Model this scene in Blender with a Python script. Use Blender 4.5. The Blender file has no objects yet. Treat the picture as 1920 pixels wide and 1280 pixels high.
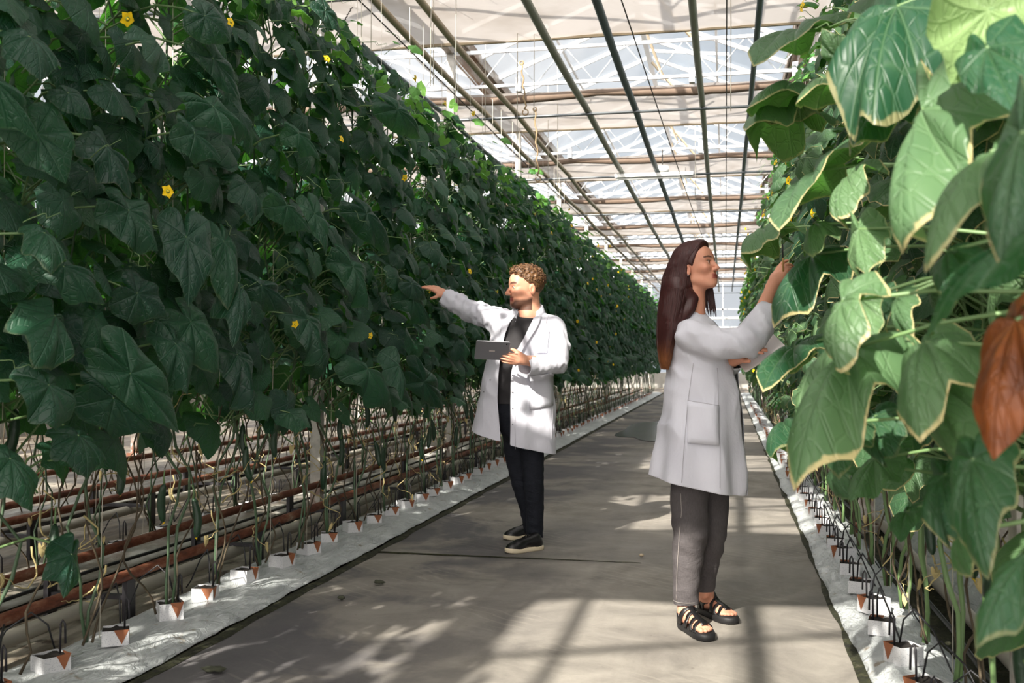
import bpy, bmesh, math, random
import numpy as np
from mathutils import Vector, Matrix
from mathutils import noise as mnoise
PI = math.pi
SC = bpy.context.scene
COL = SC.collection
random.seed(7)
RNG = np.random.default_rng(11)

# ------------------------------------------------------------------ camera
FPX = 1950.0
CAMH = 1.18
YAW = math.atan(400 / FPX)
PITCH = math.atan(34 / FPX * math.cos(YAW))
CF = Vector((-math.sin(YAW) * math.cos(PITCH), math.cos(YAW) * math.cos(PITCH), math.sin(PITCH)))
CR = Vector((math.cos(YAW), math.sin(YAW), 0))
CU = CR.cross(CF)
CAM = Vector((0, 0, CAMH))

def P(px, py, d):
    px = float(px); py = float(py); d = float(d)
    return CAM + d * (CF + CR * ((px - 960) / FPX) + CU * ((640 - py) / FPX))

def PX(px, py, X):                      # the point of the sight line on the upright plane x = X
    r = CF + CR * ((px - 960) / FPX) + CU * ((640 - py) / FPX)
    return CAM + r * (X / r.x)

def setup_camera():
    cam = bpy.data.cameras.new('camera')
    ob = bpy.data.objects.new('camera', cam)
    COL.objects.link(ob)
    m = Matrix((CR, CU, -CF)).transposed().to_4x4()
    m.translation = CAM
    ob.matrix_world = m
    cam.sensor_width = 36
    cam.lens = FPX / 1920 * 36
    cam.clip_start = 0.05
    cam.clip_end = 500
    cam.dof.use_dof = True
    cam.dof.focus_distance = 5.4
    cam.dof.aperture_fstop = 5.6
    SC.camera = ob

# ------------------------------------------------------------------ objects
def tag(o, label=None, cat=None, group=None, kind=None):
    if label: o['label'] = label
    if cat: o['category'] = cat
    if group: o['group'] = group
    if kind: o['kind'] = kind
    return o

def empty(name, loc=(0, 0, 0), rz=0.0, label=None, cat=None, group=None):
    o = bpy.data.objects.new(name, None)
    o.empty_display_size = 0.1
    o.location = loc
    o.rotation_euler = (0, 0, rz)
    COL.objects.link(o)
    return tag(o, label, cat, group)

def link(name, me, parent=None, loc=None):
    o = bpy.data.objects.new(name, me)
    COL.objects.link(o)
    if parent is not None: o.parent = parent
    if loc is not None: o.location = loc
    return o

class MB:
    """collects vertices and faces, links them as one mesh object"""
    def __init__(s):
        s.v = []; s.f = []; s.m = []; s.n = 0
        s.uv = []; s.col = []
    def add(s, verts, faces, mi=0, uv=None, col=None):
        verts = np.asarray(verts, float)
        b = s.n
        s.v.append(verts)
        for f in faces: s.f.append([i + b for i in f])
        s.m += [mi] * len(faces)
        s.n += len(verts)
        s.uv.append(np.zeros((len(verts), 2)) if uv is None else np.asarray(uv, float))
        if col is None: col = np.tile([0, .5, 0, 1], (len(verts), 1))
        s.col.append(np.asarray(col, float))
        return s
    def box(s, a, b, mi=0):
        x0, y0, z0 = a; x1, y1, z1 = b
        v = [(x0,y0,z0),(x1,y0,z0),(x1,y1,z0),(x0,y1,z0),(x0,y0,z1),(x1,y0,z1),(x1,y1,z1),(x0,y1,z1)]
        return s.add(v, [(0,3,2,1),(4,5,6,7),(0,1,5,4),(1,2,6,5),(2,3,7,6),(3,0,4,7)], mi)
    def beam(s, p, q, w, h, mi=0, up=(0, 0, 1)):
        p = Vector(p); q = Vector(q); d = (q - p).normalized()
        x = d.cross(Vector(up))
        if x.length < 1e-4: x = d.cross(Vector((0, 1, 0)))
        x.normalize(); z = x.cross(d)
        v = []
        for c in (p, q):
            for a, b in ((-1,-1),(1,-1),(1,1),(-1,1)):
                v.append(tuple(c + x * (a * w / 2) + z * (b * h / 2)))
        return s.add(v, [(0,1,2,3),(7,6,5,4),(0,4,5,1),(1,5,6,2),(2,6,7,3),(3,7,4,0)], mi)
    def tube(s, pts, r, n=8, mi=0, cap=True, col=None):
        pts = [Vector(p) for p in pts]
        if not hasattr(r, '__len__'): r = [r] * len(pts)
        v = []; T0 = None; ref = None
        for i, p in enumerate(pts):
            a = pts[max(0, i - 1)]; b = pts[min(len(pts) - 1, i + 1)]
            t = (b - a)
            if t.length < 1e-9: t = Vector((0, 0, 1))
            t.normalize()
            if ref is None:
                ref = Vector((0, 0, 1)) if abs(t.z) < .9 else Vector((1, 0, 0))
                x = t.cross(ref).normalized()
            else:
                x = (x - t * x.dot(t))
                x = x.normalized() if x.length > 1e-6 else t.cross(Vector((0, 1, 0))).normalized()
            y = t.cross(x)
            for k in range(n):
                an = 2 * PI * k / n
                v.append(tuple(p + x * (math.cos(an) * r[i]) + y * (math.sin(an) * r[i])))
        f = []
        for i in range(len(pts) - 1):
            for k in range(n):
                k2 = (k + 1) % n
                f.append((i*n+k, i*n+k2, (i+1)*n+k2, (i+1)*n+k))
        if cap:
            f.append(tuple(range(n - 1, -1, -1)))
            b = (len(pts) - 1) * n
            f.append(tuple(range(b, b + n)))
        c = None if col is None else np.tile(col, (len(v), 1))
        return s.add(v, f, mi, col=c)
    def lathe(s, prof, n=20, c=(0, 0, 0), mi=0):
        v = []; f = []
        for r, z in prof:
            for k in range(n):
                a = 2 * PI * k / n
                v.append((c[0] + r * math.cos(a), c[1] + r * math.sin(a), c[2] + z))
        for i in range(len(prof) - 1):
            for k in range(n):
                k2 = (k + 1) % n
                f.append((i*n+k, i*n+k2, (i+1)*n+k2, (i+1)*n+k))
        f.append(tuple(range(n - 1, -1, -1))); b = (len(prof) - 1) * n
        f.append(tuple(range(b, b + n)))
        return s.add(v, f, mi)
    def grid(s, fn, nu, nv, mi=0, closed_u=False):
        v = []; uv = []
        for j in range(nv + 1):
            for i in range(nu + (0 if closed_u else 1)):
                v.append(tuple(fn(i / nu, j / nv))); uv.append((i / nu, j / nv))
        w = nu if closed_u else nu + 1
        f = []
        for j in range(nv):
            for i in range(nu):
                i2 = (i + 1) % w
                f.append((j*w+i, j*w+i2, (j+1)*w+i2, (j+1)*w+i))
        return s.add(v, f, mi, uv)
    def mesh(s, name, mats, smooth=True, attrs=False):
        me = bpy.data.meshes.new(name)
        V = np.concatenate(s.v) if s.v else np.zeros((0, 3))
        me.vertices.add(len(V)); me.vertices.foreach_set('co', V.astype(np.float32).ravel())
        lens = np.array([len(f) for f in s.f], dtype=np.int32)
        idx = np.fromiter((i for f in s.f for i in f), dtype=np.int32, count=int(lens.sum()))
        me.loops.add(len(idx)); me.loops.foreach_set('vertex_index', idx)
        me.polygons.add(len(lens))
        st = np.zeros(len(lens), dtype=np.int32); st[1:] = np.cumsum(lens)[:-1]
        me.polygons.foreach_set('loop_start', st)
        me.polygons.foreach_set('loop_total', lens)
        me.polygons.foreach_set('material_index', np.array(s.m, dtype=np.int32))
        me.polygons.foreach_set('use_smooth', np.full(len(lens), bool(smooth)))
        if attrs:
            UV = np.concatenate(s.uv)[idx]
            l = me.uv_layers.new(name='leafuv'); l.data.foreach_set('uv', UV.astype(np.float32).ravel())
            C = np.concatenate(s.col)
            a = me.color_attributes.new(name='lf', type='FLOAT_COLOR', domain='POINT')
            a.data.foreach_set('color', C.astype(np.float32).ravel())
        me.update(calc_edges=True); me.validate()
        for m in (mats if isinstance(mats, (list, tuple)) else [mats]): me.materials.append(m)
        return me
    def build(s, name, mats, parent=None, smooth=True, attrs=False, loc=None):
        return link(name, s.mesh(name, mats, smooth, attrs), parent, loc)

def autosmooth(o, deg=35):
    me = o.data
    try: me.shade_auto_smooth(angle=math.radians(deg))
    except Exception: pass
    bm = bmesh.new(); bm.from_mesh(me)
    for e in bm.edges:
        if len(e.link_faces) == 2 and e.calc_face_angle(0) > math.radians(deg): e.smooth = False
    bm.to_mesh(me); bm.free()
    return o

# ------------------------------------------------------------------ materials
def srgb(r, g, b):
    f = lambda c: (c / 255 / 12.92) if c / 255 <= .04045 else ((c / 255 + .055) / 1.055) ** 2.4
    return (f(r), f(g), f(b), 1)

class NT:
    def __init__(s, name):
        s.mat = bpy.data.materials.new(name); s.mat.use_nodes = True
        s.t = s.mat.node_tree; s.t.nodes.clear()
        s.out = s.t.nodes.new('ShaderNodeOutputMaterial')
    def n(s, ty, **kw):
        nd = s.t.nodes.new(ty)
        for k, v in kw.items(): setattr(nd, k, v)
        return nd
    def l(s, a, b): s.t.links.new(a, b)
    def setin(s, nd, i, v):
        if v is None: return
        if hasattr(v, 'is_linked') or isinstance(v, bpy.types.NodeSocket): s.l(v, nd.inputs[i])
        else: nd.inputs[i].default_value = v
    def math(s, op, a, b=None, c=None, clamp=False):
        nd = s.n('ShaderNodeMath', operation=op, use_clamp=clamp)
        s.setin(nd, 0, a); s.setin(nd, 1, b)
        if c is not None: s.setin(nd, 2, c)
        return nd.outputs[0]
    def mix(s, f, a, b, mode='MIX'):
        nd = s.n('ShaderNodeMix', data_type='RGBA', blend_type=mode)
        s.setin(nd, 0, f); s.setin(nd, 6, a); s.setin(nd, 7, b)
        return nd.outputs[2]
    def coord(s, which='Object'):
        return s.n('ShaderNodeTexCoord').outputs[which]
    def mapping(s, vec, scale=(1, 1, 1), loc=(0, 0, 0), rot=(0, 0, 0)):
        nd = s.n('ShaderNodeMapping'); s.l(vec, nd.inputs[0])
        nd.inputs[1].default_value = loc; nd.inputs[2].default_value = rot; nd.inputs[3].default_value = scale
        return nd.outputs[0]
    def noise(s, vec, scale=5, detail=4, rough=.55, dist=0.0):
        nd = s.n('ShaderNodeTexNoise')
        s.l(vec, nd.inputs['Vector'])
        nd.inputs['Scale'].default_value = scale; nd.inputs['Detail'].default_value = detail
        nd.inputs['Roughness'].default_value = rough; nd.inputs['Distortion'].default_value = dist
        return nd.outputs[0]
    def voro(s, vec, scale, feature='F1'):
        nd = s.n('ShaderNodeTexVoronoi', feature=feature)
        s.l(vec, nd.inputs['Vector']); nd.inputs['Scale'].default_value = scale
        return nd.outputs[0]
    def ramp(s, f, stops):
        nd = s.n('ShaderNodeValToRGB'); s.setin(nd, 0, f)
        el = nd.color_ramp.elements
        while len(el) < len(stops): el.new(.5)
        for e, (p, c) in zip(el, stops):
            e.position = p; e.color = c if hasattr(c, '__len__') else (c, c, c, 1)
        return nd.outputs[0]
    def smooth(s, x, a, b):
        nd = s.n('ShaderNodeMapRange', interpolation_type='SMOOTHSTEP')
        s.setin(nd, 0, x); nd.inputs[1].default_value = a; nd.inputs[2].default_value = b
        return nd.outputs[0]
    def bump(s, h, strength=.3, dist=.01):
        nd = s.n('ShaderNodeBump'); nd.inputs['Strength'].default_value = strength
        nd.inputs['Distance'].default_value = dist; s.l(h, nd.inputs['Height'])
        return nd.outputs[0]
    def pbr(s, col, rough=.5, metal=0.0, spec=.5, normal=None, **kw):
        nd = s.n('ShaderNodeBsdfPrincipled')
        s.setin(nd, 'Base Color', col); s.setin(nd, 'Roughness', rough); s.setin(nd, 'Metallic', metal)
        s.setin(nd, 'Specular IOR Level', spec)
        if normal is not None: s.l(normal, nd.inputs['Normal'])
        for k, v in kw.items(): s.setin(nd, k.replace('_', ' '), v)
        return nd.outputs[0]
    def mixsh(s, f, a, b):
        nd = s.n('ShaderNodeMixShader'); s.setin(nd, 0, f); s.l(a, nd.inputs[1]); s.l(b, nd.inputs[2])
        return nd.outputs[0]
    def done(s, sh):
        s.l(sh, s.out.inputs[0]); return s.mat

MAT = {}
def simple(name, col, rough=.5, metal=0.0, spec=.5, vary=.15, scale=8, bump=0.0, bscale=60, **kw):
    t = NT(name); co = t.coord()
    n = t.noise(co, scale, 5)
    c2 = tuple(x * (1 - vary) for x in col[:3]) + (1,)
    c1 = tuple(min(1, x * (1 + vary)) for x in col[:3]) + (1,)
    c = t.mix(n, c2, c1)
    nr = t.bump(t.noise(co, bscale, 3), bump, .004) if bump else None
    MAT[name] = t.done(t.pbr(c, rough, metal, spec, nr, **kw))
    return MAT[name]
def make_materials():
    # ---- concrete path
    t = NT('concrete'); co = t.coord()
    big = t.noise(co, .55, 5, .6); mid = t.noise(co, 2.6, 6, .65, .6); fine = t.noise(co, 38, 4, .7)
    streak = t.noise(t.mapping(co, (5, .35, 1), rot=(0, 0, .12)), 1.4, 5, .6)
    c = t.ramp(mid, [(.28, srgb(96, 92, 88)), (.5, srgb(130, 125, 118)), (.74, srgb(158, 152, 143))])
    c = t.mix(t.math('MULTIPLY', t.smooth(big, .42, .66), .55), c, srgb(104, 100, 99))
    c = t.mix(t.math('MULTIPLY', t.smooth(streak, .5, .72), .35), c, srgb(104, 98, 92))
    c = t.mix(t.math('MULTIPLY', fine, .22), c, srgb(172, 164, 150))
    spots = t.voro(co, 7); spots = t.smooth(spots, .06, .03)
    c = t.mix(t.math('MULTIPLY', spots, .35), c, srgb(80, 70, 60))
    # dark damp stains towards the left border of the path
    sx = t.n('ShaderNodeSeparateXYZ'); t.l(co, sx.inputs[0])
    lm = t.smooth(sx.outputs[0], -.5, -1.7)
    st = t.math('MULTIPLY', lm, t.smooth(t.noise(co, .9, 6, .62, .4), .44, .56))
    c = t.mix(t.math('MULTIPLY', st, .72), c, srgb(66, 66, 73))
    # tyre tread print
    w = t.n('ShaderNodeTexWave', wave_type='BANDS', bands_direction='DIAGONAL'); t.l(t.mapping(co, (1, 1.4, 1)), w.inputs[0])
    w.inputs['Scale'].default_value = 5.5; w.inputs['Distortion'].default_value = 4
    trk = t.math('MULTIPLY', t.smooth(w.outputs[1], .82, .97), t.smooth(t.noise(co, 1.2, 3), .5, .62))
    c = t.mix(t.math('MULTIPLY', trk, .13), c, srgb(190, 182, 168))
    rg = t.ramp(big, [(.35, .82), (.7, .55)])
    nb = t.bump(t.math('ADD', fine, t.math('MULTIPLY', mid, 1.5)), .25, .006)
    MAT['concrete'] = t.done(t.pbr(c, rg, 0, .35, nb))
    # ---- ground between rows : dirty foil
    t = NT('dirty_foil'); co = t.coord()
    a = t.noise(t.mapping(co, (1, .35, 1)), 3, 6, .65, .5)
    c = t.ramp(a, [(.32, srgb(62, 50, 40)), (.5, srgb(112, 102, 88)), (.68, srgb(160, 152, 138))])
    c = t.mix(t.smooth(t.noise(co, 9, 4), .58, .7), c, srgb(70, 56, 42))
    nb = t.bump(t.noise(t.mapping(co, (1, .5, 1)), 12, 5), .6, .02)
    MAT['dirty_foil'] = t.done(t.pbr(c, .5, 0, .4, nb))
    # ---- clean white plastic film
    t = NT('white_film'); co = t.coord()
    a = t.noise(co, 5, 5, .6)
    c = t.ramp(a, [(.3, srgb(170, 175, 176)), (.6, srgb(198, 202, 202))])
    c = t.mix(t.smooth(t.noise(co, 14, 5), .62, .74), c, srgb(140, 128, 110))
    nb = t.bump(t.noise(t.mapping(co, (3, 1.2, 1)), 6, 5, .6, 1.6), .9, .035)
    MAT['white_film'] = t.done(t.pbr(c, .33, 0, .5, nb))
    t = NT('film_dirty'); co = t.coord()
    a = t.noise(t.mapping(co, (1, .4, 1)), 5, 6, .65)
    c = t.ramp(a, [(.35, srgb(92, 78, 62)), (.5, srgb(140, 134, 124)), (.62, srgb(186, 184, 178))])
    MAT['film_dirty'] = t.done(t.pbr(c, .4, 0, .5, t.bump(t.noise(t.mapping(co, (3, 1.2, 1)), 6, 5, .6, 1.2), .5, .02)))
    t = NT('dark_moss'); co = t.coord()
    c = t.ramp(t.noise(co, 18, 5, .7), [(.35, srgb(28, 27, 22)), (.55, srgb(48, 50, 32)), (.75, srgb(86, 80, 66))])
    MAT['dark_moss'] = t.done(t.pbr(c, .8, 0, .3, t.bump(t.noise(co, 60, 4), .8, .01)))
    # ---- rust / paint on rails
    t = NT('rusty_steel'); co = t.coord()
    a = t.noise(t.mapping(co, (1, .35, 1)), 14, 6, .7)
    c = t.ramp(a, [(.32, srgb(66, 34, 24)), (.48, srgb(116, 62, 42)), (.6, srgb(140, 96, 74)), (.72, srgb(176, 164, 148))])
    MAT['rusty_steel'] = t.done(t.pbr(c, .62, .15, .4, t.bump(a, .4, .004)))
    simple('white_pipe', srgb(178, 172, 160), .45, vary=.18, scale=5, bump=.1)
    simple('dark_steel', srgb(46, 44, 48), .5, .3, vary=.3, scale=20)
    t = NT('gutter_rust'); co = t.coord()
    a = t.noise(t.mapping(co, (1, .4, 1)), 5, 6, .7)
    c = t.ramp(a, [(.4, srgb(98, 70, 44)), (.52, srgb(122, 110, 96)), (.62, srgb(150, 146, 140))])
    MAT['gutter_rust'] = t.done(t.pbr(c, .5, .4, .4))
    simple('galv', srgb(112, 116, 118), .45, .65, vary=.15, scale=12)
    simple('pipe_green_grey', srgb(150, 150, 134), .5, .25, vary=.2, scale=6)
    simple('pipe_tan', srgb(176, 160, 134), .5, .2, vary=.2, scale=6)
    simple('pipe_dark', srgb(84, 98, 102), .5, .3, vary=.2, scale=6)
    simple('alu_white', srgb(205, 208, 212), .4, .1, vary=.05)
    simple('lamp_white', srgb(235, 235, 230), .4, vary=.04)
    simple('wire', srgb(70, 66, 62), .6, .4, vary=.1)
    simple('string', srgb(206, 200, 186), .8, vary=.08)
    simple('black_tube', srgb(24, 24, 28), .42, vary=.2, scale=20)
    simple('rope', srgb(150, 128, 98), .85, vary=.2)
    t = NT('post_white'); co = t.coord()
    sx = t.n('ShaderNodeSeparateXYZ'); t.l(co, sx.inputs[0])
    c = t.ramp(t.noise(co, 8, 5), [(.35, srgb(150, 146, 138)), (.6, srgb(196, 192, 184))])
    c = t.mix(t.math('MULTIPLY', t.smooth(sx.outputs[2], .35, .05), t.smooth(t.noise(co, 10, 5), .4, .6)), c, srgb(112, 66, 44))
    MAT['post_white'] = t.done(t.pbr(c, .6))
    # ---- glass of the roof: clear pane, a little dust
    t = NT('roof_glass'); co = t.coord()
    tr = t.n('ShaderNodeBsdfTransparent'); tr.inputs[0].default_value = (.97, .985, 1, 1)
    gl = t.n('ShaderNodeBsdfGlossy'); gl.inputs['Roughness'].default_value = .08; gl.inputs[0].default_value = (.9, .93, .95, 1)
    df = t.n('ShaderNodeBsdfTranslucent'); df.inputs[0].default_value = (.85, .88, .9, 1)
    a = t.mixsh(.06, tr.outputs[0], gl.outputs[0])
    d = t.math('MULTIPLY', t.noise(t.mapping(co, (1, .25, 1)), 1.6, 4), .06)
    MAT['roof_glass'] = t.done(t.mixsh(d, a, df.outputs[0]))
    # ---- shade screen fabric
    t = NT('screen_cloth'); co = t.coord()
    wv = t.n('ShaderNodeTexWave', wave_type='BANDS', bands_direction='Y'); t.l(co, wv.inputs[0]); wv.inputs['Scale'].default_value = 14
    wv.inputs['Distortion'].default_value = .6
    c = t.mix(t.math('MULTIPLY', wv.outputs[1], .5), srgb(216, 208, 203), srgb(190, 182, 177))
    c = t.mix(t.smooth(t.noise(co, 1.3, 3), .45, .7), c, srgb(190, 180, 172))
    df = t.n('ShaderNodeBsdfDiffuse'); t.l(c, df.inputs[0])
    tl = t.n('ShaderNodeBsdfTranslucent'); t.l(c, tl.inputs[0])
    tr = t.n('ShaderNodeBsdfTransparent')
    a = t.mixsh(.34, df.outputs[0], tl.outputs[0])
    MAT['screen_cloth'] = t.done(t.mixsh(.05, a, tr.outputs[0]))
    simple('screen_roll', srgb(112, 94, 80), .8, vary=.2, scale=10)
    # ---- leaves
    def leaf_mat(name, dark, lite, back, trans, dryamt):
        t = NT(name)
        uv = t.n('ShaderNodeUVMap'); uv.uv_map = 'leafuv'
        at = t.n('ShaderNodeAttribute'); at.attribute_name = 'lf'
        sp = t.n('ShaderNodeSeparateColor'); t.l(at.outputs['Color'], sp.inputs[0])
        rim, tint, dry = sp.outputs
        xy = t.n('ShaderNodeSeparateXYZ'); t.l(uv.outputs[0], xy.inputs[0])
        x, y = xy.outputs[0], xy.outputs[1]
        th = t.math('ABSOLUTE', t.math('ARCTAN2', x, y))
        r = t.math('SQRT', t.math('ADD', t.math('MULTIPLY', x, x), t.math('MULTIPLY', y, y)))
        d = None
        for a in (0.0, .62, 1.3, 2.1):
            k = t.math('MULTIPLY', r, t.math('ABSOLUTE', t.math('SINE', t.math('SUBTRACT', th, a))))
            d = k if d is None else t.math('MINIMUM', d, k)
        wobble = t.noise(uv.outputs[0], 4, 2)
        v1 = t.smooth(t.math('ADD', d, t.math('MULTIPLY', t.math('SUBTRACT', wobble, .5), .02)), .03, .0)
        vo = t.voro(uv.outputs[0], 6.5, 'DISTANCE_TO_EDGE')
        v2 = t.smooth(vo, .09, .0)
        fr = t.math('FRACT', t.math('MULTIPLY', t.math('SUBTRACT', y, t.math('MULTIPLY', t.math('ABSOLUTE', x), .75)), 4.2))
        v3 = t.math('MULTIPLY', t.smooth(t.math('ABSOLUTE', t.math('SUBTRACT', fr, .5)), .07, .0), .6)
        v1 = t.math('MAXIMUM', v1, v3)
        vein = t.math('MAXIMUM', v1, t.math('MULTIPLY', v2, .45))
        co = t.coord('Object')
        mot = t.noise(co, 9, 4)
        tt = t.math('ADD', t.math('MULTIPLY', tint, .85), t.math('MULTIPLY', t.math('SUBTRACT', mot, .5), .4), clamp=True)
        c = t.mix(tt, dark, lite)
        c = t.mix(t.math('MULTIPLY', vein, .15), c, tuple(q * 1.5 + .02 for q in lite[:3]) + (1,))
        geo = t.n('ShaderNodeNewGeometry')
        c = t.mix(t.math('MULTIPLY', geo.outputs['Backfacing'], .75), c, back)
        ed = t.math('ADD', rim, t.math('MULTIPLY', t.math('SUBTRACT', t.noise(co, 30, 3), .5), .09))
        em = t.math('MULTIPLY', t.smooth(ed, .962, .985), t.math('MULTIPLY', dry, dryamt), clamp=True)
        c = t.mix(em, c, srgb(226, 206, 150))
        cut = t.smooth(dry, .9, 1.0)   # fully withered leaves
        c = t.mix(cut, c, t.ramp(t.noise(co, 14, 4), [(.3, srgb(80, 40, 20)), (.6, srgb(148, 84, 42)), (.8, srgb(190, 130, 74))]))
        hgt = t.math('ADD', t.math('MULTIPLY', vein, -1.0), t.math('MULTIPLY', t.noise(co, 60, 3), .22))
        nb = t.bump(hgt, .55, .006)
        pb = t.pbr(c, .46, 0, .5, nb)
        tl = t.n('ShaderNodeBsdfTranslucent')
        tc = t.mix(.75, c, t.mix(cut, trans, srgb(200, 110, 40)))
        tc = t.mix(t.math('MULTIPLY', vein, .35), tc, dark)
        t.l(tc, tl.inputs[0]); t.l(nb, tl.inputs['Normal'])
        MAT[name] = t.done(t.mixsh(.30, pb, tl.outputs[0]))
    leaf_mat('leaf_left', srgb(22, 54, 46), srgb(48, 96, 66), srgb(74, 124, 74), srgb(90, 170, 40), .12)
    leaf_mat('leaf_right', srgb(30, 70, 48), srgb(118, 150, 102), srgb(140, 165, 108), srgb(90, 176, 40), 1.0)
    leaf_mat('leaf_young', srgb(56, 118, 52), srgb(110, 168, 78), srgb(130, 175, 90), srgb(130, 210, 60), .1)
    simple('stem_green', srgb(104, 132, 84), .5, vary=.3, scale=9, Subsurface_Weight=0.0)
    simple('stem_dark', srgb(70, 92, 66), .55, vary=.35, scale=9)
    simple('stem_dry', srgb(176, 160, 112), .8, vary=.35, scale=12)
    simple('stem_old', srgb(72, 62, 46), .8, vary=.35, scale=12)
    simple('petal', srgb(246, 206, 22), .5, vary=.08)
    simple('petal_tube', srgb(150, 160, 60), .5)
    simple('fruit', srgb(22, 52, 30), .42, vary=.3, scale=25, bump=.5, bscale=90)
    t = NT('pot_side'); co = t.coord('Generated')
    br = t.n('ShaderNodeTexBrick'); t.l(t.mapping(co, (3, 3, 3)), br.inputs[0])
    nn = t.voro(t.mapping(co, (14, 14, 26)), 1.0)
    c = t.mix(t.smooth(nn, .28, .16), srgb(206, 206, 208), srgb(110, 116, 132))
    MAT['pot_side'] = t.done(t.pbr(c, .4))
    simple('pot_orange', srgb(138, 84, 54), .75, vary=.3, scale=30)
    simple('soil', srgb(34, 28, 24), .95, vary=.4, scale=60, bump=.6)
    t = NT('water'); 
    MAT['water'] = t.done(t.pbr(srgb(44, 42, 40), .22, 0, .35, t.bump(t.noise(t.coord(), 3, 3), .2, .05)))
    simple('wall_panel', srgb(205, 206, 204), .6, vary=.1)
    simple('wall_low', srgb(150, 148, 142), .8, vary=.15)
    # ---- people
    def skin(name, base, red):
        t = NT(name); co = t.coord()
        at = t.n('ShaderNodeAttribute'); at.attribute_name = 'paint'
        sp = t.n('ShaderNodeSeparateColor'); t.l(at.outputs['Color'], sp.inputs[0])
        n = t.noise(co, 28, 4)
        c = t.mix(t.math('MULTIPLY', n, .45), base, red)
        c = t.mix(sp.outputs[0], c, srgb(158, 84, 74))       # lips
        c = t.mix(sp.outputs[1], c, srgb(58, 36, 26))        # brows, beard
        c = t.mix(t.math('MULTIPLY', sp.outputs[2], .5), c, red)   # cheeks, ears, knuckles
        nb = t.bump(t.noise(co, 240, 3), .12, .002)
        MAT[name] = t.done(t.pbr(c, .52, 0, .4, nb, Subsurface_Weight=.12, Subsurface_Radius=(.012, .005, .003), Subsurface_Scale=1.0))
    skin('skin_man', srgb(214, 160, 132), srgb(196, 118, 92))
    skin('skin_woman', srgb(216, 158, 130), srgb(196, 118, 96))
    t = NT('coat_cloth'); co = t.coord()
    n = t.noise(co, 6, 3)
    c = t.mix(n, srgb(206, 206, 216), srgb(216, 216, 226))
    wv = t.noise(co, 420, 2)
    wr = t.noise(t.mapping(co, (1, 1, .45)), 11, 4, .6, 1.4)
    nb = t.bump(t.math('ADD', t.math('MULTIPLY', wv, .06), wr), .28, .02)
    pb = t.pbr(c, .82, 0, .25, nb, Sheen_Weight=.15)
    tl = t.n('ShaderNodeBsdfTranslucent'); tl.inputs[0].default_value = srgb(225, 218, 215)
    MAT['coat_cloth'] = t.done(t.mixsh(.1, pb, tl.outputs[0]))
    simple('seam', srgb(186, 183, 190), .85, vary=.05)
    simple('tee_black', srgb(46, 44, 46), .9, vary=.12, bump=.2, bscale=300)
    t = NT('black_jeans'); co = t.coord()
    nb = t.bump(t.noise(t.mapping(co, (1, 1, 2.5)), 14, 4, .6, .8), .6, .012)
    MAT['black_jeans'] = t.done(t.pbr(t.mix(t.noise(co, 30, 3), srgb(16, 19, 26), srgb(30, 33, 42)), .85, 0, .3, nb))
    t = NT('grey_denim'); co = t.coord()
    a = t.noise(co, 7, 4); f = t.noise(t.mapping(co, (1, 1, .25)), 260, 2)
    c = t.mix(a, srgb(46, 43, 45), srgb(80, 76, 78)); c = t.mix(t.math('MULTIPLY', f, .5), c, srgb(106, 101, 100))
    nb = t.bump(t.math('ADD', t.noise(t.mapping(co, (1, 1, 2)), 11, 4, .6, .8), t.math('MULTIPLY', f, .15)), .5, .012)
    MAT['grey_denim'] = t.done(t.pbr(c, .9, 0, .2, nb))
    simple('denim_stitch', srgb(140, 134, 130), .9)
    t = NT('hair_brown'); co = t.coord()
    f = t.noise(t.mapping(co, (1, 1, .04)), 160, 3)
    sx = t.n('ShaderNodeSeparateXYZ'); t.l(co, sx.inputs[0])
    tip = t.smooth(t.math('ADD', sx.outputs[2], t.math('MULTIPLY', f, .12)), 1.34, 1.10)
    c = t.mix(f, srgb(36, 16, 16), srgb(74, 34, 32))
    c = t.mix(tip, c, srgb(178, 112, 60))
    MAT['hair_brown'] = t.done(t.pbr(c, .5, 0, .5, t.bump(f, .4, .003)))
    t = NT('hair_curly'); co = t.coord()
    f = t.noise(co, 70, 3)
    c = t.ramp(f, [(.3, srgb(50, 32, 20)), (.55, srgb(100, 70, 44)), (.75, srgb(140, 106, 70))])
    MAT['hair_curly'] = t.done(t.pbr(c, .5, 0, .4))
    simple('eye_white', srgb(225, 215, 208), .2, vary=.02)
    simple('iris', srgb(50, 30, 20), .1)
    simple('leather_black', srgb(20, 19, 20), .36, vary=.2, bump=.25, bscale=120)
    simple('sole_cream', srgb(214, 200, 172), .6)
    simple('sole_black', srgb(26, 25, 26), .6)
    simple('tablet_grey', srgb(150, 150, 156), .4, .3, vary=.03)
    simple('tablet_white', srgb(224, 214, 210), .35, vary=.03)
    simple('screen_black', srgb(14, 14, 16), .1)
    simple('metal_snap', srgb(150, 150, 152), .3, .9)
    simple('pencil_black', srgb(26, 24, 24), .5)
    simple('pencil_wood', srgb(170, 130, 70), .5)
    simple('debris', srgb(58, 60, 46), .9, vary=.3)
TRY0, TRP, NTR = 3.6, 4.0, 11            # trusses at y = 3.6 + 4k
YF, YB = -4.4, 45.0                       # front and far end of the built house
ZP = 4.25
GX = [-11.1, -7.1, -3.1, .9, 4.9]         # gutter lines
ROWS_L = [-2.38, -3.5, -5.0, -6.1]
ROWS_R = [.66, 1.35]

def ordinal(n):
    return ['', 'nearest', 'second', 'third', 'fourth', 'fifth', 'sixth', 'seventh', 'eighth', 'ninth', 'tenth', 'eleventh', 'twelfth', 'thirteenth', 'fourteenth', 'fifteenth'][n]

def nz(x, y, z=0.0): return mnoise.noise(Vector((x, y, z)))

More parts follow.
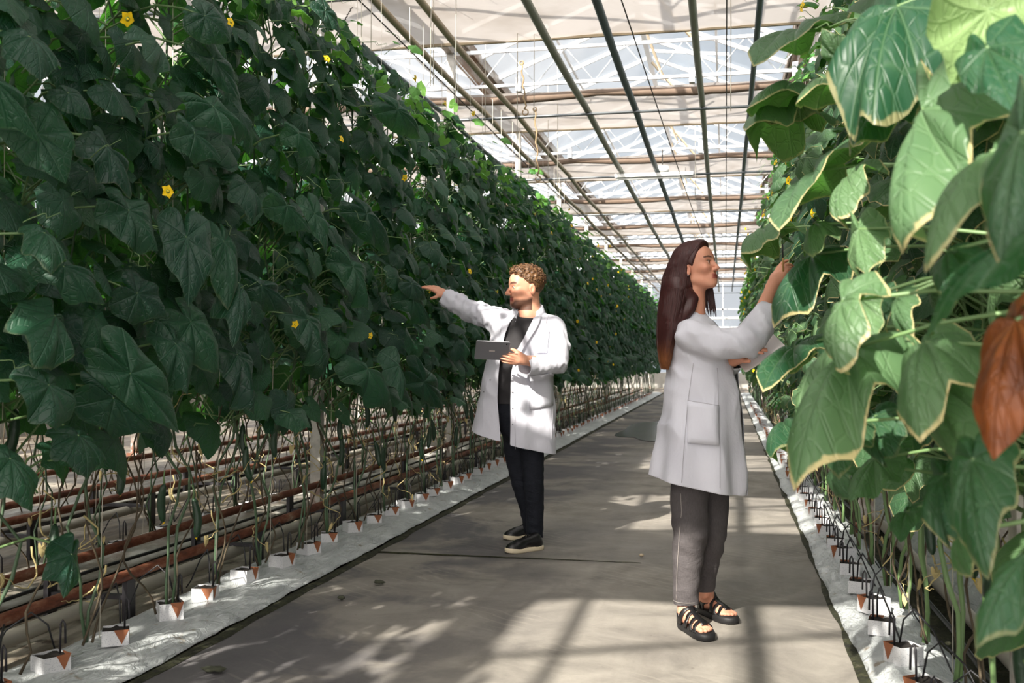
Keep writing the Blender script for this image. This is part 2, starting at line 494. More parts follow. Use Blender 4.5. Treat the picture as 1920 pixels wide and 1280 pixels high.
def build_env():
    # ---- ground + path
    b = MB(); b.box((-12, YF, -.14), (6, YB, -.04))
    tag(b.build('floor', MAT['dirty_foil'], smooth=False), kind='structure')
    b = MB()
    def pathf(u, v):
        x = -2.10 + 2.60 * u; y = YF + (YB - YF) * v
        return (x, y, .004 * nz(x * .7, y * .7))
    b.grid(pathf, 26, 300)
    # front/side faces
    b.box((-2.10, YF, -.04), (.50, YB, -.02))
    tag(b.build('trim_1', MAT['concrete']), 'concrete', None, None, 'structure')['label'] = 'grey concrete walkway slab between the two plant rows'
    # joints in the concrete
    jt = MB()
    for yj in (6.07,):
        jt.tube([(-2.08 + 1.6 * k / 24, yj + .012 * nz(k * .8, 1) - .02 * k / 24, .0055) for k in range(25)], [.006 * (1 - .028 * k) for k in range(25)], 5)
    tag(jt.build('pavement_crack', MAT['dark_moss']), 'thin dark joint line running across the concrete walkway near the man', 'crack')
    # puddle
    b = MB(); cx, cy = -1.02, 17.6
    ring = []
    for k in range(48):
        a = 2 * PI * k / 48
        r = 1 + .45 * nz(math.cos(a) * 1.6 + 4, math.sin(a) * 1.6) 
        ring.append((cx + .62 * r * math.cos(a), cy + 2.6 * r * math.sin(a), .0075))
    b.add([(x, y, z) for x, y, z in ring] + [(x, y, .0) for x, y, z in ring], [tuple(range(48))] + [(k, (k + 1) % 48, 48 + (k + 1) % 48, 48 + k)[::-1] for k in range(48)])
    tag(b.build('puddle', MAT['water'], smooth=False), 'dark shallow puddle on the walkway far behind the man', 'puddle')
    # mossy strips along path edges
    for nm, x0, x1, lab in (('moss_strip', -2.14, -2.075, 'dark mossy joint between concrete walkway and left white film'),
                            ('moss_strip', .485, .53, 'narrow dark joint between concrete walkway and right white film')):
        b = MB()
        b.grid(lambda u, v: (x0 + (x1 - x0) * u + .02 * nz(v * 160, x0 + u), YF + (YB - YF) * v, .003 + .006 * math.sin(u * PI) + .003 * nz(u * 9, v * 300)), 4, 400)
        tag(b.build(nm, MAT['dark_moss']), lab, 'moss', kind='stuff')
    # ---- white films with slab under
    def film(x0, x1, y0, y1, hgt, lab, n=520, edge_wob=.02, group=None, mat='white_film'):
        b = MB()
        def f(u, v):
            y = y0 + (y1 - y0) * v
            prof = math.sin(min(1, u / .35) * PI / 2) if u < .5 else math.sin(min(1, (1 - u) / .2) * PI / 2)
            x = x0 + (x1 - x0) * u + (edge_wob * nz(y * 1.6, x0) + .01 * nz(y * 6, x0)) * (1 if u in (0, 1) else .4)
            z = .010 + hgt * prof * (.8 + .35 * nz(y * 1.1, 3 + u)) + prof * (.014 * nz(y * 7 + u * 3, u * 5 + x0) + .008 * nz(y * 19, u * 11)) + .012 * abs(nz(y * 9, 7.7)) * (1 - prof)
            return (x, y, max(z, .006))
        b.grid(f, 16, n)
        o = b.build('plastic_film', MAT[mat])
        sol = o.modifiers.new('s', 'SOLIDIFY'); sol.thickness = .002
        return tag(o, lab, 'plastic film', group)
    film(-2.13, -2.62, 1.0, 36, .055, 'wrinkled white plastic film strip under the left plant row, along the walkway', 700)
    film(.505, .86, .4, 36, .05, 'wrinkled white plastic film strip under the right plant row, along the walkway', 700)
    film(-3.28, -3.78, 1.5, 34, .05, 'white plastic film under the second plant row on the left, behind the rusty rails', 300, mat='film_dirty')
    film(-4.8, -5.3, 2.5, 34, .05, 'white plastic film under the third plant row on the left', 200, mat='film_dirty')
    film(1.10, 1.65, .8, 30, .07, 'white plastic film behind the right row, beyond the mossy channel', 300)
    # mossy channel on the right with white pipe
    b = MB()
    b.grid(lambda u, v: (.84 + .24 * u, .6 + 30 * v, -.03 + .035 * abs(nz(u * 7, v * 240)) + .02 * abs(nz(u * 3, v * 60))), 10, 500)
    tag(b.build('moss_channel', MAT['dark_moss']), 'dark mossy gutter running behind the right plant row', 'moss', kind='stuff')
    b = MB(); b.tube([(1.06, .6 + k * 1.5, .035) for k in range(21)], .032, 12)
    tag(b.build('drain_pipe', MAT['white_pipe']), 'dirty white pipe on the ground behind the right row', 'pipe')
    # ---- heating rails on the left
    rails = [(-2.66, .20, 'rusty rail pipe closest behind the left white film strip'),
             (-3.06, .22, 'second rusty rail pipe behind the left white film, left of the first'),
             (-4.15, .22, 'third rusty rail pipe, between second and third plant rows on the left'),
             (-4.62, .22, 'fourth rusty rail pipe, in front of the third plant row on the left'),
             (-5.62, .22, 'rearmost rusty rail pipe seen low under the left plants')]
    for x, z, lab in rails:
        b = MB(); b.tube([(x + .006 * nz(k, x), 1.0 + k * 1.0, z + .008 * nz(k * .9, x, 3)) for k in range(34)], .0255, 12)
        tag(b.build('rail_pipe', MAT['rusty_steel']), lab, 'pipe')
    for x, lab in ((-2.82, 'dirty white pipe lying between the two nearest rusty rails'), (-4.35, 'dirty white pipe lying further left between rusty rails')):
        b = MB(); b.tube([(x + .02 * nz(k * .4, x), 1.0 + k * 1.0, .06) for k in range(34)], .035, 12)
        tag(b.build('drain_pipe', MAT['white_pipe']), lab, 'pipe')
    for x, lab in ((-2.92, 'black irrigation hose on the ground between the near rails'), (-3.25, 'black irrigation hose beside the second left white film'), (.9, 'black irrigation hose in the mossy channel on the right')):
        b = MB(); b.tube([(x + .03 * nz(k * .5, x), 1.0 + k * .5, .075 + .02 * nz(k * .6, x, 2)) for k in range(60)], .010, 8)
        tag(b.build('irrigation_hose', MAT['black_tube']), lab, 'hose')
    # rail supports: one bracket under each pair every 1.3 m
    k = 0
    for (xa, xb, zz, lab) in ((-2.66, -3.06, .2, 'near rails behind the left film'), (-4.15, -4.62, .22, 'further rails on the left')):
        for j in range(14):
            y = 2.95 + j * 1.35
            e = empty('rail_support', (xa, y, 0), 0, None, 'bracket', 'supports under the ' + lab)
            e['label'] = 'dark steel bracket standing under the ' + lab if j > 5 or xa < -4 else 'dark steel bracket under the %s, %s of that line' % (lab, ordinal(j + 1))
            m = MB(); m.box((-.012, -.035, -.04), (.012, .035, zz - .02)); m.build('upright', MAT['dark_steel'], e, smooth=False)
            m = MB(); m.box((xb - xa - .012, -.035, -.04), (xb - xa + .012, .035, zz)); m.build('upright', MAT['dark_steel'], e, smooth=False)
            m = MB(); m.box((xb - xa, -.018, .09), (0, .018, .11)); m.build('crossbar', MAT['dark_steel'], e, smooth=False)
    # ---- posts
    for i, gx in enumerate(GX[1:4]):
        for j in range(NTR):
            y = TRY0 + TRP * j
            if gx < -4 and j > 4: continue
            x = gx + (.05 if gx > 0 else 0)
            lab = ''
            if gx > 0:
                lab = {0: 'white square post at the right picture edge, rusty at its foot', 1: 'white square post with rusty foot behind the right stems'}.get(j, 'white square roof post standing in the right row beyond the woman')
            elif gx > -4: lab = 'pale roof post standing in the left rows' 
            else: lab = 'roof post deep among the far left rows'
            m = MB(); w = .05 if gx > 0 else .04
            m.box((x - w, y - w, -.04), (x + w, y + w, 4.72))
            m.box((x - w - .035, y - w - .035, -.04), (x + w + .035, y + w + .035, .035))
            tag(m.build('roof_post', MAT['post_white'], smooth=False), lab, 'post', 'roof posts')
    # ---- roof
    # glass panes
    zt, zr = 4.92, 5.72
    for i in range(len(GX) - 1):
        g0, g1 = GX[i], GX[i + 1]; xm = (g0 + g1) / 2
        b = MB()
        for a, c in ((g0, xm), (g1, xm)):
            b.add([(a, YF, zt), (c, YF, zr), (c, YB, zr), (a, YB, zt)], [(0, 1, 2, 3)])
        o = b.build('ceiling', MAT['roof_glass'], smooth=False)
        tag(o, kind='structure')
        # glazing bars
        m = MB()
        y = YF
        while y < YB:
            for a in (g0, g1):
                m.beam((a, y, zt - .02), (xm, y, zr - .02), .035, .05)
            y += 1.0
        gb = m.build('glazing_bar', MAT['alu_white'], o, smooth=False)
        m = MB(); m.beam((xm, YF, zr - .02), (xm, YB, zr - .02), .07, .09)
        for s in (-1, 1):
            m.beam((xm + s * 1.0, YF, (zt + zr) / 2 - .04), (xm + s * 1.0, YB, (zt + zr) / 2 - .04), .03, .04)
        m.build('ridge_beam', MAT['alu_white'], o, smooth=False)
    for gx in GX:
        m = MB(); 
        m.box((gx - .11, YF, 4.86), (gx + .11, YB, 4.90)); m.box((gx - .13, YF, 4.86), (gx - .10, YB, 4.98)); m.box((gx + .10, YF, 4.86), (gx + .13, YB, 4.98))
        m.box((gx - .04, YF, 4.70), (gx + .04, YB, 4.86))
        tag(m.build('trim_2', MAT['gutter_rust'], smooth=False), kind='structure')
    # open ridge vents (window flaps) with their rods
    for j in range(9):
        y0 = 7.4 + 4 * j
        e = empty('roof_vent', (-1.1, y0, zr), 0, 'hinged roof window flap propped open under the ridge above the walkway', 'roof window', 'roof windows along the ridge')
        m = MB(); L = 1.15; dz = .12
        A = [(0, 0, .02), (L, 0, dz - .22), (L, 1.9, dz - .22), (0, 1.9, .02)]
        m.add([(x, y, z) for x, y, z in A] , [(0, 1, 2, 3)])
        m.build('pane', MAT['roof_glass'], e, smooth=False)
        m = MB()
        for q in range(4): m.beam(A[q], A[(q + 1) % 4], .04, .04)
        m.build('vent_frame', MAT['alu_white'], e, smooth=False)
        m = MB(); m.beam((.05, 0, -.15), (.75, .35, -.95), .03, .03); m.build('rod', MAT['pipe_tan'], e, smooth=False)
        m = MB(); m.beam((.05, 1.9, -.15), (.35, 1.8, -1.0), .03, .03); m.build('rod', MAT['pipe_tan'], e, smooth=False)
    # ---- trusses (transverse lattice girders), one object each
    tm = {}
    m = MB(); X0, X1 = -11.1, 4.9
    m.beam((X0, 0, ZP + .06), (X1, 0, ZP + .06), .035, .035); m.beam((X0, 0, ZP + .46), (X1, 0, ZP + .46), .035, .035)
    chord = m.mesh('chord', MAT['alu_white'], smooth=False)
    m = MB(); n = 24
    for q in range(n):
        xa = X0 + (X1 - X0) * q / n; xb = X0 + (X1 - X0) * (q + 1) / n; xc = (xa + xb) / 2
        m.tube([(xa, 0, ZP + .46), (xc, 0, ZP + .06)], .007, 6); m.tube([(xc, 0, ZP + .06), (xb, 0, ZP + .46)], .007, 6)
    web = m.mesh('lattice', MAT['alu_white'])
    m = MB()
    m.box((-.03, -.05, -.02), (.03, .05, .14))
    clip = m.mesh('clip', MAT['alu_white'], smooth=False)
    for j in range(-1, NTR):
        y = TRY0 + TRP * j
        if j < 0: continue
        e = empty('roof_truss', (0, y, 0), 0, None, 'truss', 'lattice roof girders')
        e['label'] = {2: 'white lattice girder, topmost in the photo, over a brown cloth roll', 3: 'second lattice girder from the top of the photo'}.get(j, 'white lattice girder crossing under the roof further down the house')
        link('chord', chord, e); link('lattice', web, e); 
        for xb in (-2.3, -.35, .75, -4.4, -6.2): link('clip', clip, e, (xb, 0, ZP))
    # ---- shade screens
    for j in range(-2, NTR - 1):
        y0 = TRY0 + TRP * j + .12; y1 = y0 + 2.0
        if j == 1: y1 = y0 + 2.05
        e = empty('shade_screen', (0, y0, ZP), 0, None, 'shade screen', 'shade screens under the roof')
        e['label'] = {1: 'pale shade cloth panel drawn across the very top of the photo', 2: 'pale shade cloth hanging beyond the first brown cloth roll'}.get(j, 'pale shade cloth panel drawn under the roof further down the house')
        m = MB()
        L = y1 - y0
        def sf(u, v):
            x = -11 + 15.8 * u; 
            s = math.sin(PI * v)
            return (x, L * v, -.03 * s + .02 * nz(x * 1.3, v * 2 + j) + .012 * nz(x * 5, v * 5, j))
        m.grid(sf, 90, 14)
        m.build('cloth', MAT['screen_cloth'], e)
        m = MB()   # gathered brown-looking roll at the girder
        pts = [(-11 + 15.8 * k / 160, .02, -.035 - .035 * math.sin(PI * ((k / 160 * 7 + j * .37) % 1)) - .012 * abs(nz(k * .3, j))) for k in range(161)]
        rr = [.036 + .014 * math.sin(PI * ((k / 160 * 7 + j * .37) % 1)) for k in range(161)]
        m.tube(pts, rr, 10)
        m.build('cloth_roll', MAT['screen_roll'], e)
        m = MB(); m.beam((-11, L, .0), (4.8, L, 0), .03, .035)
        m.build('leading_bar', MAT['pipe_tan'], e, smooth=False)
    # ---- transverse support bars + longitudinal overhead pipes
    for j in range(0, NTR):
        y = TRY0 + TRP * j - .25
        m = MB(); m.tube([(-7, y, 3.88), (1.8, y, 3.88)], .016, 8)
        tag(m.build('hanging_bar', MAT['galv']), 'thin grey crossbar carrying the overhead pipes' + (', topmost one in the photo' if j == 2 else ''), 'bar', 'crossbars carrying the overhead pipes')
    pipes = [(-3.45, 3.98, .035, 'galv', 'perforated grey rail overhead, leftmost of the long overhead pipes'),
             (-3.08, 3.93, .026, 'pipe_dark', 'dark thin overhead pipe, second from the left'),
             (-2.62, 3.93, .030, 'pipe_tan', 'tan overhead pipe, third from the left'),
             (-2.28, 3.93, .030, 'pipe_tan', 'tan overhead pipe, fourth from the left, left of the hanging strings'),
             (-1.48, 3.93, .036, 'pipe_green_grey', 'grey-green overhead pipe curving down the middle left of the aisle'),
             (-.96, 3.93, .036, 'pipe_dark', 'dark green overhead pipe above the middle of the aisle'),
             (-.24, 3.93, .032, 'pipe_green_grey', 'grey-green overhead pipe above the woman'),
             (.27, 3.93, .026, 'pipe_dark', 'dark overhead pipe nearest the right plant row')]
    for x, z, r, mt, lab in pipes:
        m = MB()
        pts = []
        for k in range(150):
            y = -2 + k * .3
            sag = .05 * math.sin(PI * (((y - TRY0 + .25) / TRP) % 1))
            pts.append((x + .01 * nz(y * .3, x), y, z - sag * .6))
        if mt == 'galv': m.beam((x, -2, z), (x, 42, z), .06, .07)
        else: m.tube(pts, r, 10)
        tag(m.build('overhead_pipe', MAT[mt], smooth=mt != 'galv'), lab, 'pipe')
    # cables
    for (x0, z0, x1, z1, lab) in ((-2.9, 4.1, -1.9, 3.4, 'thin dark cable slanting under the roof above the left row'),
                                  (-.9, 4.2, -.1, 3.3, 'thin dark cable hanging along above the middle of the aisle'),
                                  (.02, 4.2, .02, 3.5, 'thin dark cable hanging above the right half of the aisle')):
        m = MB(); m.tube([(x0 + (x1 - x0) * t / 40, 5 + 24 * t / 40, z0 + (z1 - z0) * math.sin(PI / 2 * t / 40) ) for t in range(41)], .006, 5)
        tag(m.build('cable', MAT['wire']), lab, 'cable')
    # hanging strings above left row and aisle
    spots = [(-2.25, 7.8), (-2.1, 8.0), (-2.4, 8.4), (-1.9, 9.5), (-1.75, 9.55), (-2.6, 7.4), (-2.75, 7.6), (-2.3, 9.9), (-1.95, 12.2), (-2.5, 12.6), (-2.2, 13), (.05, 8.6), (-.4, 14.5)]
    for (x, y) in spots:
        m = MB(); zt_ = 4.7; zb = 3.15 + .5 * random.random()
        m.tube([(x, y, zt_), (x + .004, y, (zt_ + zb) / 2), (x, y, zb)], .0035, 4)
        tag(m.build('hanging_string', MAT['string']), 'thin pale string hanging from the roof wires above the plants', 'string', 'strings hanging from the roof')
    ropes = [(P(978, 118, 10.5), P(985, 205, 10.5), 'knotted tan rope loop dangling above the left row near the pipes'),
             (P(1003, 205, 11.4), P(1009, 330, 11.4), 'tan rope with hook hanging lower, right of the left row top')]
    for a, c, lab in ropes:
        m = MB(); m.tube([tuple(a.lerp(c, t / 12) + Vector((.012 * math.sin(t * 1.9), .01 * math.cos(t * 2.3), 0))) for t in range(13)], .009, 6)
        m.tube([tuple(c + Vector((.03 * math.sin(q), 0, -.03 + .03 * math.cos(q)))) for q in [k * .6 for k in range(10)]], .007, 6)
        m.tube([tuple(a + Vector((.02 * math.sin(q), 0, .02 * math.cos(q)))) for q in [k * .6 for k in range(11)]], .008, 6)
        tag(m.build('hanging_rope', MAT['rope']), lab, 'rope')
    # chain far top-left
    m = MB(); a = P(665, 5, 9); c = P(625, 75, 9)
    N = 26
    for k in range(N):
        p = a.lerp(c, k / N); q = a.lerp(c, (k + 1.1) / N)
        m.tube([p, p.lerp(q, .5) + Vector((.006 if k % 2 else -.006, 0, 0)), q], .005, 5)
    tag(m.build('chain', MAT['wire']), 'short rusty chain hanging at the top of the left row', 'chain')
    # ---- fluorescent fixture + sensor box
    c = P(1226, 331, 15.0)
    e = empty('ceiling_lamp', tuple(c), 0, 'long white tube lamp hanging crosswise under the overhead pipes', 'lamp')
    m = MB(); m.box((-.56, -.05, 0), (.56, .05, .05)); m.build('housing', MAT['lamp_white'], e, smooth=False)
    m = MB(); m.tube([(-.54, 0, -.02), (.54, 0, -.02)], .018, 12); m.build('lamp_tube', MAT['lamp_white'], e)
    for s in (-.45, .45):
        m = MB(); m.tube([(s, 0, .05), (s, 0, 3.93 - c.z)], .004, 5); m.build('hanger', MAT['wire'], e)
    c = P(1242, 318, 15.3)
    e = empty('climate_sensor', tuple(c), 0, 'small round white sensor box above the hanging tube lamp', 'sensor')
    m = MB(); m.lathe([(.03, -.06), (.09, -.045), (.10, .0), (.09, .045), (.05, .06)], 20); m.build('housing', MAT['lamp_white'], e)
    m = MB(); m.tube([(0, 0, .05), (0, 0, .3)], .01, 6); m.build('bracket', MAT['wire'], e)
    # ---- end wall and side walls
    def glasswall(name, p, q, zt):
        p = Vector(p); q = Vector(q); L = (q - p).length; d = (q - p) / L
        b = MB(); b.add([tuple(p + Vector((0, 0, .6))), tuple(q + Vector((0, 0, .6))), tuple(q + Vector((0, 0, zt))), tuple(p + Vector((0, 0, zt)))], [(0, 1, 2, 3)])
        o = tag(b.build(name, MAT['roof_glass'], smooth=False), kind='structure')
        m = MB()
        k = 0
        while k * 1.0 <= L:
            a = p + d * k; m.beam(a, a + Vector((0, 0, zt)), .05, .05); k += 1
        for z in (.6, 1.5, 2.4, 3.3, zt): m.beam(p + Vector((0, 0, z)), q + Vector((0, 0, z)), .05, .06)
        m.build('wall_frame', MAT['alu_white'], o, smooth=False)
        m = MB(); m.beam(p + Vector((0, 0, .28)), q + Vector((0, 0, .28)), .08, .64)
        m.build('plinth', MAT['wall_low'], o, smooth=False)
    glasswall('wall_back', (-11.1, YB, 0), (4.9, YB, 0), 5.0)
    glasswall('wall_left', (-11.1, YF, 0), (-11.1, YB, 0), 5.0)
    glasswall('wall_right', (4.9, YF, 0), (4.9, YB, 0), 5.0)
    # far cross pipes in front of end wall
    for z in (2.1, 2.5, 2.9):
        m = MB(); m.tube([(-11, YB - .5, z), (4.8, YB - .5, z)], .05, 10)
        tag(m.build('wall_pipe', MAT['lamp_white']), 'white heating pipe along the far end wall', 'pipe', 'heating pipes on the far end wall')
    # small debris on the walkway
    for (px, py, w, lab) in ((402, 1262, .045, 'shrivelled dark leaf scrap lying on the near walkway, bottom left'),
                             (711, 1097, .03, 'small dark scrap on the walkway left of centre'),
                             (1203, 1046, .014, 'tiny pale pebble on the walkway between the two people'),
                             (640, 1127, .02, 'small brown crumb on the near left walkway')):
        r = CF + CR * ((px - 960) / FPX) + CU * ((640 - py) / FPX); q = CAM + r * (-CAMH / r.z)
        m = MB()
        def df(u, v):
            a = 2 * PI * u; t = PI * v
            rr = 1 + .5 * nz(math.cos(a) * 2 + px, math.sin(a) * 2, v * 3)
            return (w * math.sin(t) * math.cos(a) * rr, w * .6 * math.sin(t) * math.sin(a) * rr, .012 - .009 * math.cos(t) * rr)
        m.grid(df, 14, 8, closed_u=True)
        nm = 'pebble' if 'pebble' in lab else 'leaf_scrap'
        tag(m.build(nm, MAT['pipe_tan' if nm == 'pebble' else 'debris'], loc=(q.x, q.y, .006)), lab, nm.replace('_', ' '))

def build_light():
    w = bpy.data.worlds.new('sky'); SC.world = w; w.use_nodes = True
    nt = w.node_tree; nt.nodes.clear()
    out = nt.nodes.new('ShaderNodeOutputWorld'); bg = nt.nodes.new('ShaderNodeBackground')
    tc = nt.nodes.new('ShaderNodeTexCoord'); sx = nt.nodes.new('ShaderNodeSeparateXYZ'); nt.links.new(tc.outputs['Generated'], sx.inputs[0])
    no = nt.nodes.new('ShaderNodeTexNoise'); nt.links.new(tc.outputs['Generated'], no.inputs[0]); no.inputs['Scale'].default_value = 2.5; no.inputs['Detail'].default_value = 5
    rp = nt.nodes.new('ShaderNodeValToRGB'); nt.links.new(no.outputs[0], rp.inputs[0])
    rp.color_ramp.elements[0].position = .35; rp.color_ramp.elements[0].color = (.60, .68, .77, 1)
    rp.color_ramp.elements[1].position = .65; rp.color_ramp.elements[1].color = (.92, .93, .95, 1)
    # broad sky glow around the sun, added out of view to fill coats and leaves
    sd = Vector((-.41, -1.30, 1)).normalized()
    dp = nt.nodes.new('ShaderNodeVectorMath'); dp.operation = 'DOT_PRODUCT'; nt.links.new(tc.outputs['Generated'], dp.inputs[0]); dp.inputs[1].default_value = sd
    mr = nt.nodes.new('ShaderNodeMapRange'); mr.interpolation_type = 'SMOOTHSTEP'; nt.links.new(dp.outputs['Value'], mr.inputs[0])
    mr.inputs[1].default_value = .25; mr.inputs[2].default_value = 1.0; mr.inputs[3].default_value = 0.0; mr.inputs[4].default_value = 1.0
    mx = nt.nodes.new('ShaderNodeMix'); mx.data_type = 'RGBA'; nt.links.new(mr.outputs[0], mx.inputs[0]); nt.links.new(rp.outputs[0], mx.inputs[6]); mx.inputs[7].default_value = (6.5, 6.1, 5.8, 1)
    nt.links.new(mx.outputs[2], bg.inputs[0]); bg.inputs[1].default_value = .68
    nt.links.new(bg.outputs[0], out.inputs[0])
    s = bpy.data.lights.new('sun', 'SUN'); s.energy = 10.6; s.angle = math.radians(.7); s.color = (1, .93, .82)
    o = bpy.data.objects.new('sun', s); COL.objects.link(o)
    d = Vector((.41, 1.30, -1)).normalized()
    o.rotation_euler = d.to_track_quat('-Z', 'Y').to_euler()
    o.location = (-6, -10, 12)
    SC.view_settings.view_transform = 'Standard'; SC.view_settings.look = 'None'
    SC.view_settings.gamma = 1; SC.view_settings.use_curve_mapping = False
    SC.view_settings.exposure = 0.3
    SC.render.film_transparent = False
    cy = SC.cycles
    cy.max_bounces = 8; cy.diffuse_bounces = 3; cy.glossy_bounces = 2; cy.transmission_bounces = 4; cy.transparent_max_bounces = 10
    cy.sample_clamp_indirect = 6
    cy.caustics_reflective = False; cy.caustics_refractive = False
LEAF_T = [(0, 1.02), (.10, .97), (.28, .87), (.5, .80), (.78, .78), (.95, .83), (1.12, .80), (1.4, .73), (1.75, .73), (2.05, .75), (2.35, .70), (2.65, .62), (2.9, .48), (3.05, .28), (PI, .15)]
_LT = np.array(LEAF_T)
def leaf_geo(nr, na, seed, fold=.25, droop=.35, wave=.06, curl=0.0):
    """unit leaf: x across, y to the tip, z up; petiole joint at the origin"""
    rg = np.random.default_rng(seed)
    th = np.linspace(-PI, PI, na, endpoint=False) + PI / na * 0
    rm = np.interp(np.abs(th), _LT[:, 0], _LT[:, 1])
    asy = 1 + .06 * np.sin(th + rg.uniform(0, 6)) + .05 * np.sin(3 * th + rg.uniform(0, 6))
    if na >= 30:
        ser = .022 * np.abs(((th * 11 + rg.uniform(0, 1)) % 1.0) - .5) * 2
        rm = rm * (1 + ser)
    rm = rm * asy
    V = [(0, 0, 0)]; R = [0.0]; T = [0.0]
    for k in range(1, nr + 1):
        q = (k / nr) ** .85
        for a, r in zip(th, rm):
            V.append((math.sin(a) * r * q, math.cos(a) * r * q, 0)); R.append(q); T.append(a)
    V = np.array(V); R = np.array(R); T = np.array(T)
    uv = V[:, :2].copy()
    x, y = V[:, 0], V[:, 1]
    r = np.hypot(x, y)
    z = -fold * np.abs(x) ** 1.35 - droop * np.clip(y, 0, None) ** 2 * .8 - droop * .35 * np.clip(-y, 0, None) ** 1.5
    ph = rg.uniform(0, 6, 3)
    z = z + wave * R ** 2 * (np.sin(5 * T + ph[0]) + .7 * np.sin(8 * T + ph[1])) + .04 * r * np.sin(2 * T + ph[2])
    if nr >= 6:
        d = np.full(len(x), 9.0)
        for a in (0, .62, 1.3, 2.1):
            d = np.minimum(d, r * np.abs(np.sin(np.abs(T) - a)))
        z = z + .055 * (1 - np.exp(-(d / .07) ** 2)) * (1 - R ** 6)
    if curl:
        z = z - curl * R ** 4 * .25
    V[:, 2] = z
    V[:, 1] = y * (1 - .12 * droop)
    F = [(0, 1 + (i + 1) % na, 1 + i) for i in range(na)]
    for k in range(nr - 1):
        for i in range(na):
            a = 1 + k * na + i; b = 1 + k * na + (i + 1) % na
            F.append((a, b, b + na, a + na))
    return V, F, uv, R

LEAVES = {}
def leaf_lib():
    for lod, nr, na in (('hi', 10, 48), ('mid', 4, 24), ('lo', 2, 14)):
        LEAVES[lod] = [leaf_geo(nr, na, s, fold=.12 + .45 * ((s * 7) % 5) / 5, droop=.2 + .45 * ((s * 3) % 4) / 4, wave=.035 + .03 * (s % 3), curl=(s % 2) * .3) for s in range(6)]

def frame(y, n):
    """rotation with local y along y and local z near n"""
    y = Vector(y).normalized(); n = Vector(n)
    x = y.cross(n).normalized(); z = x.cross(y)
    return np.array([x, y, z]).T

def put_leaf(b, lod, k, pos, ydir, n, s, tint, dry, mi=0, wid=1.0):
    V, F, uv, R = LEAVES[lod][k % 6]
    M = frame(ydir, n)
    W = (V * np.array([s * wid, s, s])) @ M.T + np.array(pos)
    c = np.empty((len(V), 4)); c[:, 0] = R; c[:, 1] = tint; c[:, 2] = dry; c[:, 3] = 1
    b.add(W, F, mi, uv, c)

def foliage_mesh(seed, side, lod, nfront, nback, leafmat, zlo=.8, zhi=3.2, dry=.0, size=.125, young=8, half=.24, out=.40, gaps=False):
    """side=+1: front looks to +x"""
    rg = np.random.default_rng(seed)
    b = MB()
    for i in range(nfront + nback):
        front = i < nfront
        z = zlo + (zhi - zlo) * (rg.random() ** 1.0)
        if z < zlo + .25 and rg.random() < .35: z += .4
        y = rg.uniform(-half, half)
        sgn = side if front else -side
        topk = max(0, (z - (zhi - .5)) / .5)
        bulge = .8 + .25 * math.sin(z * 2.1 + seed) + .12 * rg.standard_normal()
        o = sgn * out * (rg.uniform(.35, 1.0)) * bulge * (1 - .35 * topk)
        s = size * rg.uniform(.72, 1.18) * (1 - .25 * topk)
        base = np.array([o * .75, y, z])
        tip = np.array([sgn * rg.uniform(.1, .75), rg.uniform(-.35, .75), -rg.uniform(.5, 1.1)])
        if rg.random() < .12: tip[2] = rg.uniform(-.4, .2)
        n = np.array([sgn * rg.uniform(.5, 1.0), rg.uniform(-.6, .2), rg.uniform(.35, 1.1)])
        put_leaf(b, lod, int(rg.integers(6)), base, tip, n, s, float(np.clip(rg.normal(.4 if side > 0 else .24, .25), 0, 1)), dry * float(rg.random() < .6) * .8, 0, rg.uniform(.85, 1.1))
        # petiole
        if lod != 'lo':
            st = np.array([rg.uniform(-.05, .05), y * .4, z - rg.uniform(.02, .18)])
            mid = (base + st) / 2 + np.array([0, 0, .05])
            b.tube([st, mid, base], [.0045, .004, .003], 4, 1, cap=False)
    for i in range(young):
        z = zhi + rg.uniform(-.5, .12); y = rg.uniform(-half, half)
        base = np.array([side * rg.uniform(-.1, .3), y, z])
        tip = np.array([side * rg.uniform(-.2, .9), rg.uniform(-.9, .9), rg.uniform(-.7, .5)])
        put_leaf(b, lod, int(rg.integers(6)), base, tip, (side * .6, -.2, .9), rg.uniform(.035, .085), rg.random(), 0, 2)
    if lod != 'lo':     # tendrils
        for i in range(10):
            z = rg.uniform(zlo + .2, zhi + .05); y = rg.uniform(-half, half)
            p = np.array([side * rg.uniform(.15, .38), y, z]); d = np.array([side * .5, rg.uniform(-1, 1), rg.uniform(-.4, .8)]); d /= np.linalg.norm(d)
            L = rg.uniform(.1, .25); pts = []
            for k in range(12):
                t = k / 11; cr = .018 * t * t
                pts.append(p + d * L * t * (1 - .25 * t) + np.array([cr * math.cos(t * 14), cr * math.sin(t * 14), cr * math.sin(t * 14 + 1) - .05 * t * t]))
            b.tube(pts, [.0022 * (1 - .6 * k / 11) for k in range(12)], 4, 3, cap=False)
    return b.mesh('foliage', [MAT[leafmat], MAT['stem_green'], MAT['leaf_young'], MAT['stem_green']], True, True)

